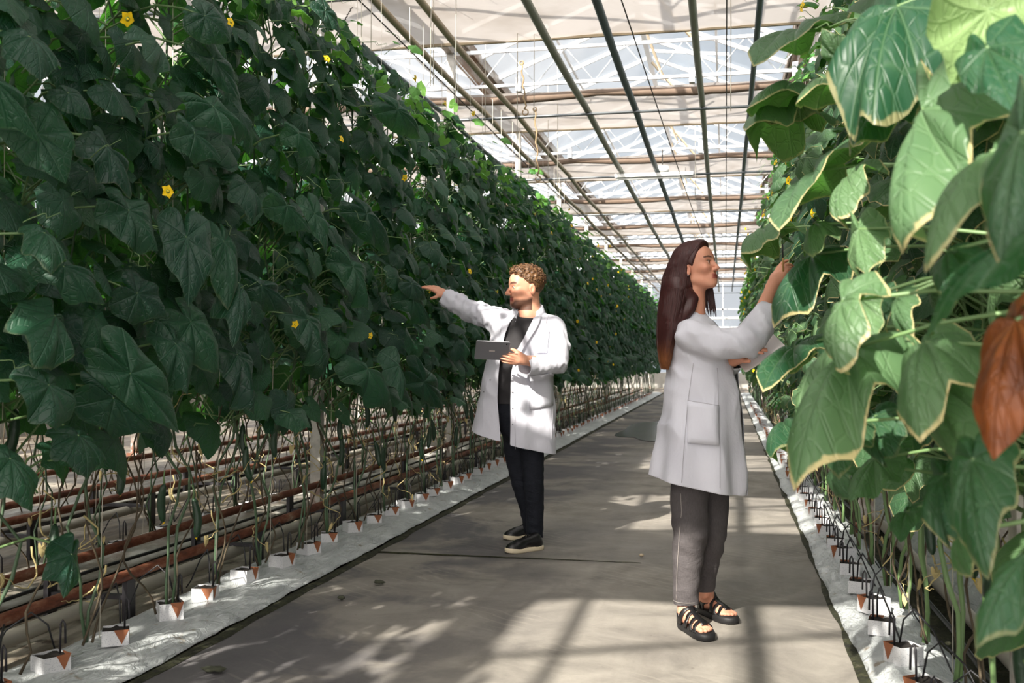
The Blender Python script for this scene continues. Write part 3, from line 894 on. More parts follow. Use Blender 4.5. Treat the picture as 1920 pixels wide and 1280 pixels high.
def stem_mesh(seed, ztop=3.1, n=2, matn='stem_dark', r0=.0052, amp=.065, spread=.12, seg=26, nseg=6):
    rg = np.random.default_rng(seed)
    b = MB()
    for i in range(n):
        ph = rg.uniform(0, 6, 4); y0 = rg.uniform(-spread, spread) * .3; x0 = rg.uniform(-.02, .02)
        dy = rg.uniform(-spread, spread); dx = rg.uniform(-.05, .05)
        pts = []; rr = []
        for k in range(seg + 1):
            t = k / seg; z = .10 + (ztop - .1) * t
            a = amp * min(1, t * 8) * (1 if z < 1.1 else .5)
            pts.append((x0 + dx * t + a * .5 * math.sin(z * 5.5 + ph[0]) + a * .3 * math.sin(z * 13 + ph[1]),
                        y0 + dy * min(1, t * 3) + a * math.sin(z * 6.5 + ph[2]) + a * .5 * math.sin(z * 15 + ph[3]), z))
            rr.append(r0 * (1.15 - .5 * t) * (1.25 if k % 3 == 0 else 1))
        b.tube(pts, rr, nseg, 0)
    return b.mesh('stem', MAT[matn])

def dry_mesh(seed):
    """one withered runner of the bare lower part"""
    rg = np.random.default_rng(seed); b = MB()
    p = np.array([0, 0, 0.]); pts = [p]
    d = np.array([rg.uniform(-.4, .5), rg.uniform(-1, 1), rg.uniform(-1.3, .6)])
    L = rg.uniform(.12, .42)
    for k in range(9):
        d = d + rg.normal(0, .55, 3); d /= np.linalg.norm(d); p = p + d * L / 9
        p[2] = max(p[2], -.15); pts.append(p.copy())
    b.tube(pts, [.0040 * (1 - .07 * k) for k in range(10)], 4, 0)
    if seed % 3 == 0:
        put_leaf(b, 'lo', seed, pts[-1], (rg.uniform(-.3, .3), rg.uniform(-.4, .4), -1), (1, 0, .1), .04, .5, 0, 0, .45)
    return b.mesh('dry_runner', MAT['stem_dry'])

def flower_mesh():
    b = MB()
    for k in range(5):
        a = 2 * PI * k / 5
        def f(u, v):
            w = .011 * math.sin(PI * min(1, v * .92 + .08)) * (1.25 - v * .5); r = .004 + .024 * v
            x = (u - .5) * 2 * w; z = .010 * v - .012 * v * v + .003 * abs(u - .5)
            return (r * math.cos(a) - x * math.sin(a), r * math.sin(a) + x * math.cos(a), z)
        b.grid(f, 4, 6, 0)
    b.lathe([(.0028, -.022), (.005, -.012), (.0065, -.002), (.008, .004)], 10, mi=1)
    b.lathe([(.002, 0), (.004, .004), (.002, .010)], 8, mi=0)
    return b.mesh('flower', [MAT['petal'], MAT['petal_tube']])

def fruit_mesh(L=.17, r=.019):
    b = MB(); pts = []; rr = []
    for k in range(15):
        t = k / 14
        pts.append((.012 * math.sin(t * PI), .004 * math.sin(t * 3), -L * t)); rr.append(r * (math.sin(PI * min(1, .06 + t * .9)) ** .35) * (.85 + .15 * t))
    rr[0] = .005; rr[-1] = .004
    b.tube(pts, rr, 14, 0)
    b.tube([(0, 0, .06), (.004, 0, .03), (0, 0, -.002)], [.003, .003, .005], 6, 1)
    b.add([(-.006, -.006, -L), (.006, -.006, -L), (0, .007, -L - .012)], [(0, 1, 2)], 2)
    return b.mesh('cucumber', [MAT['fruit'], MAT['stem_green'], MAT['petal']])

def pot_obj(seed):
    """rockwool block in printed white wrap with torn orange-brown flaps"""
    rg = np.random.default_rng(seed)
    r = Matrix.Rotation(rg.uniform(-.5, .5) + PI / 4, 3, 'Z')
    def T(v): return [tuple(r @ Vector(q)) for q in v]
    w = .05; h = rg.uniform(.055, .075)
    body = MB()
    body.add(T([(-w,-w,0),(w,-w,0),(w,w,0),(-w,w,0),(-w,-w,h),(w,-w,h*.96),(w,w,h),(-w,w,h*.97)]), [(0,1,5,4),(1,2,6,5),(2,3,7,6),(3,0,4,7)])
    flap = MB()
    for (a, b_, c) in (((w*1.02, -w*1.02), (w*1.02, w*.2), (w*1.04, -w*.5)), ((-w*.1, -w*1.02), (w*1.02, -w*1.02), (w*.5, -w*1.05))):
        flap.add(T([(a[0], a[1], h*1.02), (b_[0], b_[1], h*1.02), (c[0], c[1], h*.12)]), [(0, 1, 2)])
        flap.add(T([(a[0]*.97, a[1]*.97, h*1.02), (b_[0]*.97, b_[1]*.97, h*1.02), (c[0]*.97, c[1]*.97, h*.12)]), [(2, 1, 0)])
    soil = MB()
    soil.grid(lambda u, v: tuple(r @ Vector(((u-.5)*2*w*.97, (v-.5)*2*w*.97, h - .008 + .012 * nz(u*5+seed, v*5)))), 6, 6)
    stake = MB(); stake.tube([(.02, .03, h - .01), (.022, .03, h + .10), (.03, .028, h + .115), (.038, .03, h + .10), (.04, .03, h + .03)], .004, 6)
    hose = MB()
    dy = rg.uniform(-.12, .12)
    hose.tube([(.0, .03, h + .01), (-.02, .04 + dy*.2, h + .10), (-.07, .06 + dy*.6, h + .15), (-.15, .08 + dy, h + .09), (-.22, .10 + dy, .04), (-.25, .1 + dy, .0)], .0035, 6)
    return [('block', body.mesh('block', MAT['pot_side'], False)), ('torn_flap', flap.mesh('torn_flap', MAT['pot_orange'], False)),
            ('soil', soil.mesh('soil', MAT['soil'])), ('dripper', stake.mesh('dripper', MAT['dark_steel'])), ('drip_tube', hose.mesh('drip_tube', MAT['black_tube']))]

# hand-placed large leaves: base px, tip px, width px, x-plane of base, x-plane of tip, back seen?, dry
HERO_L = [((58,70),(75,152),105),((-12,150),(72,266),90),((70,250),(123,345),120),((128,175),(172,224),62),((200,275),(245,374),92),((242,395),(297,470),108),
 ((85,437),(95,516),80),((365,250),(415,302),72),((400,110),(455,205),55),((385,30),(434,78),85),((295,80),(272,114),98),((400,200),(468,255),75),
 ((120,500),(198,571),78),((258,550),(311,592),92),((350,445),(352,576),100),((358,603),(408,700),102),((103,592),(62,692),132),((92,722),(103,806),118),
 ((148,817),(162,897),112),((213,747),(296,814),82),((245,700),(336,812),76),((420,452),(427,582),50),((448,530),(436,652),58),((445,665),(476,778),68),
 ((462,345),(473,420),78),((538,385),(585,438),52),((590,400),(612,480),46),((688,400),(731,477),40),((490,535),(549,587),48),((578,600),(606,692),70),
 ((690,692),(734,772),60),((748,685),(752,752),56),((795,715),(833,770),44),((772,532),(798,561),42),((775,560),(808,618),38),((662,500),(692,582),48),
 ((20,860),(60,960),95),((135,1040),(118,1122),62),((610,20),(640,70),45),((745,205),(788,260),52),((560,250),(600,300),50),((330,645),(352,742),66)]
# base, tip, width px, depth base, depth tip, tint, dry, normal-bias, flip
HERO_R = [((1855,18),(1792,140),165,1.55,1.45,.8,.0,(.3,.9,.35)),
 ((1728,205),(1697,440),118,1.62,1.45,.55,.75,(-1,-.5,.25)),
 ((1540,318),(1471,418),62,2.7,2.45,.35,.75,(-1,-.3,.5)),
 ((1858,285),(1752,482),92,1.35,1.25,.6,.5,(-1,-.7,.4)),
 ((1592,655),(1503,885),150,1.80,1.62,.6,.8,(-.8,-.9,.35)),
 ((1578,565),(1577,682),56,1.72,1.65,.65,.7,(-1,-.6,.2)),
 ((1735,642),(1727,806),122,1.62,1.5,.6,.8,(-.7,-1,.3)),
 ((1742,700),(1818,868),92,1.7,1.55,.7,.7,(-.8,-.8,.1)),
 ((1490,650),(1438,724),62,2.75,2.55,.05,.7,(-.6,-1,.25)),
 ((1505,655),(1470,705),56,2.9,2.8,.05,.7,(-.9,-.6,.3)),
 ((1522,478),(1460,598),70,2.75,2.6,.05,.7,(-.7,-.9,.3)),
 ((1558,650),(1507,778),54,2.1,2.0,.65,.75,(-1,-.4,.2)),
 ((1576,792),(1574,885),66,2.1,2.0,.2,.2,(-.6,-1,.2)),
 ((1612,560),(1640,628),56,2.0,1.95,.9,.3,(-.8,-.8,.3)),
 ((1650,560),(1655,615),58,2.1,2.05,.1,.6,(-.8,-.8,.4)),
 ((1822,862),(1850,1058),118,1.45,1.35,.15,.3,(-.7,-1,.2)),
 ((1925,1040),(1842,1196),92,1.25,1.2,.1,.2,(-.8,-.7,.5)),
 ((1770,890),(1790,1000),80,1.7,1.6,.1,.4,(-.6,-1,.2)),
 ((1905,600),(1868,830),86,1.25,1.2,.5,1.0,(-.7,-1,.1)),
 ((1915,250),(1880,470),95,1.15,1.1,.2,.6,(-.8,-1,.2)),
 ((1500,55),(1424,116),56,3.2,2.95,.3,.4,(-.4,-.2,.9)),
 ((1500,165),(1413,200),50,3.2,3.0,.4,.5,(-.4,-.2,.9)),
 ((1478,200),(1410,238),50,3.4,3.1,.5,.6,(-.5,-.2,.8)),
 ((1682,12),(1643,204),56,2.0,1.85,.0,.3,(-.4,-1,.1)),
 ((1628,55),(1578,152),66,2.3,2.2,.6,.4,(-.8,-.6,.4)),
 ((1652,185),(1605,265),78,2.1,2.0,.0,.5,(-.6,-1,.3)),
 ((1915,440),(1755,610),80,1.1,1.25,.0,.0,(-.5,-.4,.9)),
 ((1560,150),(1500,190),60,2.5,2.4,.7,.7,(-.8,-.4,.6)),
 ((1575,110),(1545,60),54,2.4,2.4,.5,.2,(-.6,-.8,.3)),
 ((1590,330),(1580,400),62,2.4,2.3,.7,.75,(-.9,-.6,.3)),
 ((1530,420),(1525,475),60,2.7,2.6,.8,.2,(-.5,-.9,.3)),
 ((1610,430),(1625,505),70,2.2,2.1,.8,.4,(-.7,-.9,.4)),
 ((1850,90),(1900,200),110,1.4,1.3,.0,.0,(-.5,-1,.1)),
 ((1680,560),(1710,620),60,2.0,1.9,.5,.8,(-.9,-.6,.3)),
 ((1780,470),(1790,560),90,1.6,1.5,.1,.3,(-.7,-.9,.3)),
 ((1640,780),(1665,850),60,2.2,2.1,.1,.1,(-.6,-1,.3)),
 ((1560,880),(1590,930),50,2.4,2.3,.3,.1,(-.6,-1,.3)),
 ((1640,860),(1600,930),46,2.3,2.2,.5,.0,(-.6,-1,.3)),
 ((1700,960),(1690,1010),44,2.2,2.1,.2,.0,(-.6,-1,.3)),
 ((1800,1000),(1820,1070),90,1.6,1.5,.5,.5,(-.8,-.8,.3)),
 ((1470,790),(1450,850),46,3.3,3.1,.1,.2,(-.8,-.8,.3)),
 ((1440,430),(1400,470),44,4.3,4.1,.5,.5,(-.8,-.5,.5)),
]

def add_hero(plants, side, mat):
    data = HERO_L if side > 0 else HERO_R
    for i, h in enumerate(data):
        if side > 0:
            (bp, tp, w) = h; X = -1.98 + .03 * math.sin(i * 2.3)
            B = PX(bp[0], bp[1], X); T = PX(tp[0], tp[1], X + .05)
            d = (B - CAM).dot(CF); nb = Vector((1, -.45 - .3 * math.sin(i), .35 + .2 * math.cos(i * 1.7)))
            tint = .35 + .3 * math.sin(i * 1.3); dry = .6 if i in (4, 6, 15, 16, 21) else .2
        else:
            (bp, tp, w, db, dt, tint, dry, nb) = h
            B = P(bp[0], bp[1], db); T = P(tp[0], tp[1], dt); d = (db + dt) / 2; nb = Vector(nb)
        Lw = w * d / FPX
        ln = (T - B).length
        k = [1, 4, 0, 3, 2, 5][i % 6]
        Vk = LEAVES['hi'][k % 6][0]; tip = Vk[int(np.argmax(Vk[:, 1]))]      # the bent tip of this leaf shape
        s = (1.0 if side > 0 else 1.14) * ln / math.hypot(tip[1], tip[2]); phi = math.atan2(tip[2], tip[1])
        e_ = (T - B).normalized(); n_ = (nb - e_ * nb.dot(e_)).normalized()
        wid = max(.42, min(1.5, Lw / (1.42 * s)))
        if Lw / 1.42 > s * 1.15: pass
        b = MB()
        put_leaf(b, 'hi', k, (0, 0, 0), e_ * math.cos(phi) - n_ * math.sin(phi), e_ * math.sin(phi) + n_ * math.cos(phi), s, max(0, min(1, tint)), dry, 0, wid)
        # nearest plant along the row
        pl = min(plants, key=lambda e: abs(e.location.y - B.y - .05))
        st = Vector((pl.location.x, pl.location.y + .1 * math.sin(i * 3), max(.5, B.z - .06 + .1 * math.sin(i * 5))))
        q = st - B
        mid = q * .5 + Vector((0, 0, .05))
        b.tube([tuple(Vector((0, 0, 0))), tuple(q * .25 + Vector((0, 0, .035))), tuple(mid), tuple(q)], [.0032, .004, .0045, .005], 6, 1)
        o = b.build('leaf', [MAT[mat], MAT['stem_green']], pl, True, True)
        o.location = B - pl.location
        if dry > .9: o['label'] = 'withered brown leaf'

def build_plants():
    leaf_lib()
    fl = flower_mesh(); fr = fruit_mesh()
    # variant libraries
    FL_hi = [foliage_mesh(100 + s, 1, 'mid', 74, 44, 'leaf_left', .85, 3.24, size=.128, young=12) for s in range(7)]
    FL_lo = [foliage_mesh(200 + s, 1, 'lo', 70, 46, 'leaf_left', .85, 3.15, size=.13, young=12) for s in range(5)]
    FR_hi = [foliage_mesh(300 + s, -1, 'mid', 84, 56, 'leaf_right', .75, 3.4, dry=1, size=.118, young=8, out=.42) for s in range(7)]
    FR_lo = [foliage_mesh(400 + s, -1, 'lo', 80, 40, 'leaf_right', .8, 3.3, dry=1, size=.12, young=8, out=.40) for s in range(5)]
    ST = [stem_mesh(500 + s) for s in range(8)]
    STf = [stem_mesh(520 + s, nseg=4, seg=16) for s in range(5)]
    STg = [stem_mesh(540 + s, matn='stem_green', r0=.0075) for s in range(6)]
    DR = [dry_mesh(560 + s) for s in range(12)]
    OLD = [stem_mesh(580 + s, ztop=1.3, n=2, matn='stem_old', r0=.004, amp=.07, spread=.3, seg=18, nseg=5) for s in range(5)]
    m = MB(); m.tube([(0, 0, .1), (.01, .01, 1.2), (0, 0, 3.9)], .0018, 4); STR = m.mesh('support_string', MAT['string'])
    rg = random.Random(5)
    rows = {}
    def flowers(e, side, n, lo=1.0, hi=3.2, xo=.42):
        for q in range(n):
            o = link('flower', fl, e)
            z = rg.uniform(lo, hi)
            o.location = (side * rg.uniform(xo - .08, xo + .02), rg.uniform(-.2, .2), z)
            o.rotation_euler = Vector((side, rg.uniform(-.9, .3), rg.uniform(-.5, .5))).to_track_quat('Z', 'Y').to_euler()
            s = rg.uniform(.75, 1.05); o.scale = (s, s, s)
    def row(name, X, side, y0, n, step, hi_n, fol_hi, fol_lo, stems, labelf, group, nfl=2, detail_to=16, lean=0.0, start_skip=0):
        out = []
        for i in range(n):
            y = y0 + step * i + rg.uniform(-.03, .03)
            lab = labelf(i, y)
            e = empty('cucumber_plant', (X, y, 0), 0, lab, 'cucumber plant', group)
            k = rg.randrange(99)
            f = link('foliage', (fol_hi[k % len(fol_hi)] if i < hi_n else fol_lo[k % len(fol_lo)]), e)
            f.rotation_euler = (0, 0, rg.uniform(-.08, .08)); f.location = (0, 0, rg.uniform(-.08, .05))
            link('stem', (stems[k % len(stems)] if i < hi_n else STf[k % len(STf)]), e)
            if y < detail_to + 6:
                for q in range(5 if y < 9 else 3): link('dry_runner', DR[(k + 5 * q) % len(DR)], e, (rg.uniform(-.06, .08), rg.uniform(-.22, .22), rg.uniform(.27, .95))).rotation_euler.z = rg.uniform(0, 6)
                link('dry_stem', OLD[k % len(OLD)], e)
            if y < detail_to:
                link('support_string', STR, e).location = (0, rg.uniform(-.1, .1), 0)
            if nfl: flowers(e, side, (nfl + (i % 3 == 0) if y < detail_to else (2 if y < 22 else 0)) if i > 0 else 0, xo=.44)
            if y < 10 and nfl:
                for q in range(2):
                    c = link('cucumber', fr, e); c.location = (side * rg.uniform(.02, .14), rg.uniform(-.2, .2), rg.uniform(.55, 1.1)); c.rotation_euler = (rg.uniform(-.15, .15), rg.uniform(-.15, .15), rg.uniform(0, 6)); 
            out.append(e)
        rows[name] = out
        return out
    def labL(i, y):
        if i < 5: return 'leafy cucumber vine in the left row, %s to the picture front' % ordinal(i + 1) if i else 'leafy cucumber vine in the left row, nearest to the picture front'
        if 6.2 < y < 6.75: return 'leafy cucumber vine in the left row directly behind the outstretched hand of the man'
        if y < 6.3: return 'dark leafy cucumber vine in the left row before the man'
        return 'dark leafy cucumber vine in the left row beyond the man'
    def labR(i, y):
        if i < 5: return 'large-leaved cucumber vine in the right row, %s to the picture front' % ordinal(i + 1) if i else 'large-leaved cucumber vine in the right row, nearest to the picture front'
        if 4.6 < y < 5.0: return 'cucumber vine in the right row that the woman reaches into'
        if y < 4.7: return 'pale-edged cucumber vine in the right row before the woman'
        return 'pale-edged cucumber vine in the right row beyond the woman'
    L1 = row('L1', ROWS_L[0], 1, 2.1, 68, .5, 28, FL_hi, FL_lo, ST, labL, 'cucumber vines of the left front row', 1)
    R1 = row('R1', ROWS_R[0] + .10, -1, 1.75, 68, .5, 22, FR_hi, FR_lo, STg, labR, 'cucumber vines of the right front row', 1)
    row('L2', ROWS_L[1], 1, 2.6, 56, .55, 0, FL_lo, FL_lo, ST, lambda i, y: 'cucumber vine of the second left row, seen through bare stems of the front row', 'cucumber vines of the second left row', 0, 12)
    row('R2', ROWS_R[1], -1, 1.9, 40, .55, 0, FR_lo, FR_lo, STg, lambda i, y: 'cucumber vine of the second right row, behind the mossy channel', 'cucumber vines of the second right row', 0, 8)
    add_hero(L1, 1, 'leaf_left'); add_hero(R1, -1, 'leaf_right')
    # rows deeper in the house: one mass each
    for nm, X, side, n, lab in (('background_vines', -5.0, 1, 44, 'mass of cucumber vines filling the third left row'), ('background_vines', -6.1, 1, 44, 'mass of cucumber vines filling the fourth left row'),
                                ('background_vines', 2.6, -1, 40, 'mass of cucumber vines in the third right row'),
                                ('background_vines', -2.42, 1, 8, 'left front row of vines continuing toward the front end of the house'), ('background_vines', -3.5, 1, 9, 'second left row of vines continuing toward the front end of the house')):
        b = MB(); rr = np.random.default_rng(int(abs(X) * 10))
        for i in range(n):
            y0 = (1.8 + i * .7) if n > 10 else -4.0 + i * .7
            for q in range(52 if n > 10 else 105):
                z = rr.uniform(.85, 3.1)
                put_leaf(b, 'lo', int(rr.integers(6)), (X + rr.uniform(-.3, .35), y0 + rr.uniform(-.35, .35), z), (side * .4, rr.uniform(-.7, .7), -1), (side, rr.uniform(-.6, .3), .5), .15, rr.random() * .6, 0, 0)
            for q in range(3):
                ya = y0 + rr.uniform(-.3, .3); ph = rr.uniform(0, 6)
                b.tube([(X + .03 * math.sin(k * 1.3 + ph), ya + .05 * math.sin(k * 1.9 + ph), -.04 + k * .17) for k in range(8)], .006, 4, 1)
        tag(b.build(nm, [MAT['leaf_left'], MAT['stem_old']], None, True, True), lab, 'plants', kind='stuff')
    # ---- growing blocks
    PV = [pot_obj(s) for s in range(6)]
    def pots(X, y0, n, step, z, labf, group, full):
        for i in range(n):
            y = y0 + i * step + rg.uniform(-.03, .03)
            e = empty('growing_block', (X + rg.uniform(-.015, .015), y, z), rg.uniform(-.2, .2), labf(i), 'plant block', group)
            if X > 0: e.rotation_euler.z = PI + rg.uniform(-.2, .2) - .6
            for nm, me in PV[rg.randrange(6)][:5 if i < full else 3]: link(nm, me, e)
            e.scale = (1, 1, 1)
    pots(ROWS_L[0], 2.25, 84, .38, .055, lambda i: 'wrapped rockwool block with torn brown flap on the left film, %s to the front' % ordinal(i + 1) if i < 14 else 'small wrapped rockwool block on the left film beyond the man', 'rockwool blocks on the left film', 40)
    pots(ROWS_R[0] - .02, 2.05, 60, .41, .05, lambda i: 'printed white rockwool block on the right film, %s to the front' % ordinal(i + 1) if i < 10 else 'small rockwool block on the right film beyond the woman', 'rockwool blocks on the right film', 22)
    pots(ROWS_L[1], 2.8, 30, .55, .05, lambda i: 'rockwool block on the second left film behind the rails', 'rockwool blocks on the second left film', 16)
    pots(ROWS_R[1], 2.2, 24, .55, .07, lambda i: 'rockwool block on the film behind the mossy channel', 'rockwool blocks behind the mossy channel', 10)
# ------------------------------------------------------------------ distance-field modelling
def A(*p): return np.array(p, float)
def cap(P_, a, b, ra, rb):
    a = np.asarray(a, float); b = np.asarray(b, float)
    ba = b - a; pa = P_ - a
    h = np.clip(pa @ ba / max(1e-9, ba @ ba), 0, 1)
    return np.linalg.norm(pa - h[:, None] * ba, axis=1) - (ra + (rb - ra) * h)
def ell(P_, c, r, R=None):
    q = P_ - np.asarray(c, float)
    if R is not None: q = q @ R
    r = np.asarray(r, float)
    k0 = np.linalg.norm(q / r, axis=1); k1 = np.linalg.norm(q / (r * r), axis=1)
    return k0 * (k0 - 1) / np.maximum(k1, 1e-6)
def smin(a, b, k):
    h = np.maximum(k - np.abs(a - b), 0) / k
    return np.minimum(a, b) - h * h * k * .25
def smax(a, b, k): return -smin(-a, -b, k)
def chain(P_, pts, k=.01):
    d = None
    for (p, r), (q, s) in zip(pts[:-1], pts[1:]):
        e = cap(P_, p, q, r, s); d = e if d is None else np.minimum(d, e)
    return d
def loft(P_, secs, rot=0.0):
    """stack of ellipses (w, cu, cv, a, b)"""
    S = np.array(secs, float); S = S[np.argsort(S[:, 0])]
    w = P_[:, 2]; g = [np.interp(w, S[:, 0], S[:, i]) for i in range(1, 5)]
    x = P_[:, 0] - g[0]; y = P_[:, 1] - g[1]
    c, s = math.cos(rot), math.sin(rot)
    x, y = c * x + s * y, -s * x + c * y
    q = np.sqrt((x / g[2]) ** 2 + (y / g[3]) ** 2) + 1e-9
    rad = np.hypot(x, y)
    d = rad * (1 - 1 / q)
    d = np.where(q < 1e-3, -np.minimum(g[2], g[3]), d) * .85
    return np.maximum(np.maximum(d, w - S[-1, 0]), S[0, 0] - w)

def surfnet(f, lo, hi, h):
    lo = np.array(lo, float); hi = np.array(hi, float)
    n = np.ceil((hi - lo) / h).astype(int) + 1
    ax = [lo[i] + h * np.arange(n[i]) for i in range(3)]
    F = np.empty(n, np.float32)
    yy, zz = np.meshgrid(ax[1], ax[2], indexing='ij')
    B = max(1, int(120000 / (n[1] * n[2])))
    for i in range(0, n[0], B):
        xs = ax[0][i:i + B]
        Q = np.empty((len(xs), n[1], n[2], 3)); Q[..., 0] = xs[:, None, None]; Q[..., 1] = yy; Q[..., 2] = zz
        F[i:i + B] = f(Q.reshape(-1, 3)).reshape(len(xs), n[1], n[2])
    F[0] = F[-1] = 1; F[:, 0] = F[:, -1] = 1; F[:, :, 0] = F[:, :, -1] = 1
    c = n - 1
    S = np.zeros((*c, 3)); C = np.zeros(c)
    quads = []
    cid = None
    edges = []
    for a in range(3):
        sl0 = [slice(None)] * 3; sl1 = [slice(None)] * 3
        sl0[a] = slice(0, -1); sl1[a] = slice(1, None)
        f0 = F[tuple(sl0)]; f1 = F[tuple(sl1)]
        I = np.argwhere((f0 < 0) != (f1 < 0))
        v0 = f0[tuple(I.T)]; v1 = f1[tuple(I.T)]
        t = v0 / (v0 - v1)
        pos = I.astype(float); pos[:, a] += t
        o1, o2 = [x for x in range(3) if x != a]
        ok = (I[:, o1] > 0) & (I[:, o2] > 0) & (I[:, o1] < n[o1] - 1) & (I[:, o2] < n[o2] - 1)
        I = I[ok]; pos = pos[ok]; v0 = v0[ok]
        cells = []
        for d1, d2 in ((-1, -1), (0, -1), (0, 0), (-1, 0)):
            J = I.copy(); J[:, o1] += d1; J[:, o2] += d2
            cells.append(J)
            np.add.at(S, tuple(J.T), pos); np.add.at(C, tuple(J.T), 1)
        edges.append((a, v0 < 0, cells))
    idx = np.argwhere(C > 0)
    ids = np.full(c, -1, int); ids[tuple(idx.T)] = np.arange(len(idx))
    V = S[tuple(idx.T)] / C[tuple(idx.T)][:, None] * h + lo
    Q = []
    for a, ins, cells in edges:
        q = np.stack([ids[tuple(J.T)] for J in cells], 1)
        flip = ins if a != 1 else ~ins
        q[~flip] = q[~flip][:, ::-1]
        Q.append(q)
    return V, np.concatenate(Q)

def relax(V, Q, it=2, lam=.5):
    E = np.concatenate([Q[:, [0, 1]], Q[:, [1, 2]], Q[:, [2, 3]], Q[:, [3, 0]]])
    for _ in range(it):
        S = np.zeros_like(V); C = np.zeros(len(V))
        np.add.at(S, E[:, 0], V[E[:, 1]]); np.add.at(C, E[:, 0], 1)
        np.add.at(S, E[:, 1], V[E[:, 0]]); np.add.at(C, E[:, 1], 1)
        V = V * (1 - lam) + lam * S / C[:, None]
    return V

def sdf_mesh(name, f, lo, hi, h, mats, it=2, paint=None):
    V, Q = surfnet(f, lo, hi, h)
    V = relax(V, Q, it)
    return raw_mesh(name, V, Q, mats, paint)

def raw_mesh(name, V, Q, mats, paint=None):
    me = bpy.data.meshes.new(name)
    me.vertices.add(len(V)); me.vertices.foreach_set('co', V.astype(np.float32).ravel())
    me.loops.add(Q.size); me.loops.foreach_set('vertex_index', Q.astype(np.int32).ravel())
    me.polygons.add(len(Q)); me.polygons.foreach_set('loop_start', np.arange(len(Q), dtype=np.int32) * 4)
    me.polygons.foreach_set('loop_total', np.full(len(Q), 4, np.int32))
    me.polygons.foreach_set('use_smooth', np.ones(len(Q), bool))
    if paint is not None:
        a = me.color_attributes.new(name='paint', type='FLOAT_COLOR', domain='POINT')
        a.data.foreach_set('color', paint.astype(np.float32).ravel())
    me.update(calc_edges=True); me.validate()
    for m in (mats if isinstance(mats, (list, tuple)) else [mats]): me.materials.append(m)
    return me

def bisect(me, planes):
    bm = bmesh.new(); bm.from_mesh(me)
    for co, no in planes:         # removes what lies on the side the normal points to
        bmesh.ops.bisect_plane(bm, geom=bm.verts[:] + bm.edges[:] + bm.faces[:], plane_co=co, plane_no=no, clear_outer=True, dist=1e-5)
    bm.to_mesh(me); bm.free()

class Person:
    def __init__(s, px, py, d):
        q = P(px, py, d)
        r = CF + CR * ((px - 960) / FPX) + CU * ((640 - py) / FPX)
        g = CAM + r * (-CAMH / r.z)
        s.O = Vector((g.x, g.y, 0)); s.d = (g - CAM).dot(CF)
        s.U = Vector((math.cos(YAW), math.sin(YAW), 0)); s.V = Vector((-math.sin(YAW), math.cos(YAW), 0))
    def loc(s, w):
        w = Vector(w) - s.O
        return A(w.dot(s.U), w.dot(s.V), w.z)
    def L(s, px, py, v=0.0): return s.loc(P(px, py, s.d + v))
    def G(s, px, py, z=0.0):
        r = CF + CR * ((px - 960) / FPX) + CU * ((640 - py) / FPX)
        return s.loc(CAM + r * (-(CAMH - z) / r.z))
    def proj(s, f, px, py, off=.006, far=2.0):
        c = s.loc(CAM); t = s.L(px, py, 0) - c; t /= np.linalg.norm(t)
        k = s.d - 1.2
        for _ in range(90):
            q = c + t * k
            d = float(f(q[None])[0])
            if d < .0008: break
            k += max(d * .8, .0008)
            if k > s.d + far: return s.L(px, py, 0)
        return c + t * (k - off)

def unit(v): v = np.asarray(v, float); return v / np.linalg.norm(v)
def frame3(fwd, up):
    f = unit(fwd); x = unit(np.cross(f, up)); u = np.cross(x, f)
    return np.array([x, f, u]).T          # columns: right, forward, up

# ------------------------------------------------------------------ head and hand
def head_sdf(Pw, C, R, s, male):
    p = (Pw - C) @ R / s
    p = p.copy(); p[:, 0] = np.abs(p[:, 0])
    jaw = 1.0 if male else .84
    d = ell(p, (0, -.014, .034), (.074, .096, .088))
    d = smin(d, ell(p, (0, .030, -.035), (.060 * jaw, .058, .075)), .03)
    d = smin(d, ell(p, (0, .060, .035), (.052, .030, .045)), .03)
    d = smin(d, cap(p, (.050 * jaw, -.006, -.060), (.012, .066 if male else .060, -.098 if male else -.092), .018 * jaw, .015 * jaw), .03)
    d = smin(d, ell(p, (0, .074 if male else .068, -.096 if male else -.092), (.022 * jaw, .019, .018)), .02)
    d = smin(d, ell(p, (.038, .062, -.022), (.024, .024, .020)), .022)
    d = smin(d, cap(p, (.012, .086 if male else .083, .020), (.044, .070, .020), .009 if male else .006, .008), .014)
    d = smax(d, -ell(p, (.031, .100, .003), (.019, .021, .012)), .014)
    d = smin(d, ell(p, (.031, .072, .003), (.0155, .0155, .0125)), .004)
    d = smin(d, cap(p, (.017, .086, .0105), (.045, .076, .008), .0035, .003), .004)
    nl = .116 if male else .109
    d = smin(d, cap(p, (0, .086, .012), (0, nl, -.030), .0080, .0105 if male else .0090), .012)
    d = smin(d, ell(p, (.011, nl - .013, -.034), (.0075, .011, .0075)), .008)
    d = smin(d, ell(p, (0, .0735, -.064), (.027, .016, .018)), .018)
    d = smin(d, ell(p, (.0, .0872, -.0595), (.022, .0055, .0042)), .006)
    d = smin(d, ell(p, (.0, .0862, -.0700), (.019, .0058, .0050)), .006)
    d = smax(d, -ell(p, (0, .0948, -.0646), (.024, .006, .0010)), .004)
    # ear
    e = ell(p, (.076, -.012, -.012), (.0085, .019, .031))
    e = smax(e, -ell(p, (.089, -.006, -.009), (.011, .0105, .019)), .004)
    d = smin(d, e, .006)
    # neck
    nr = .058 if male else .044
    return d * s, None

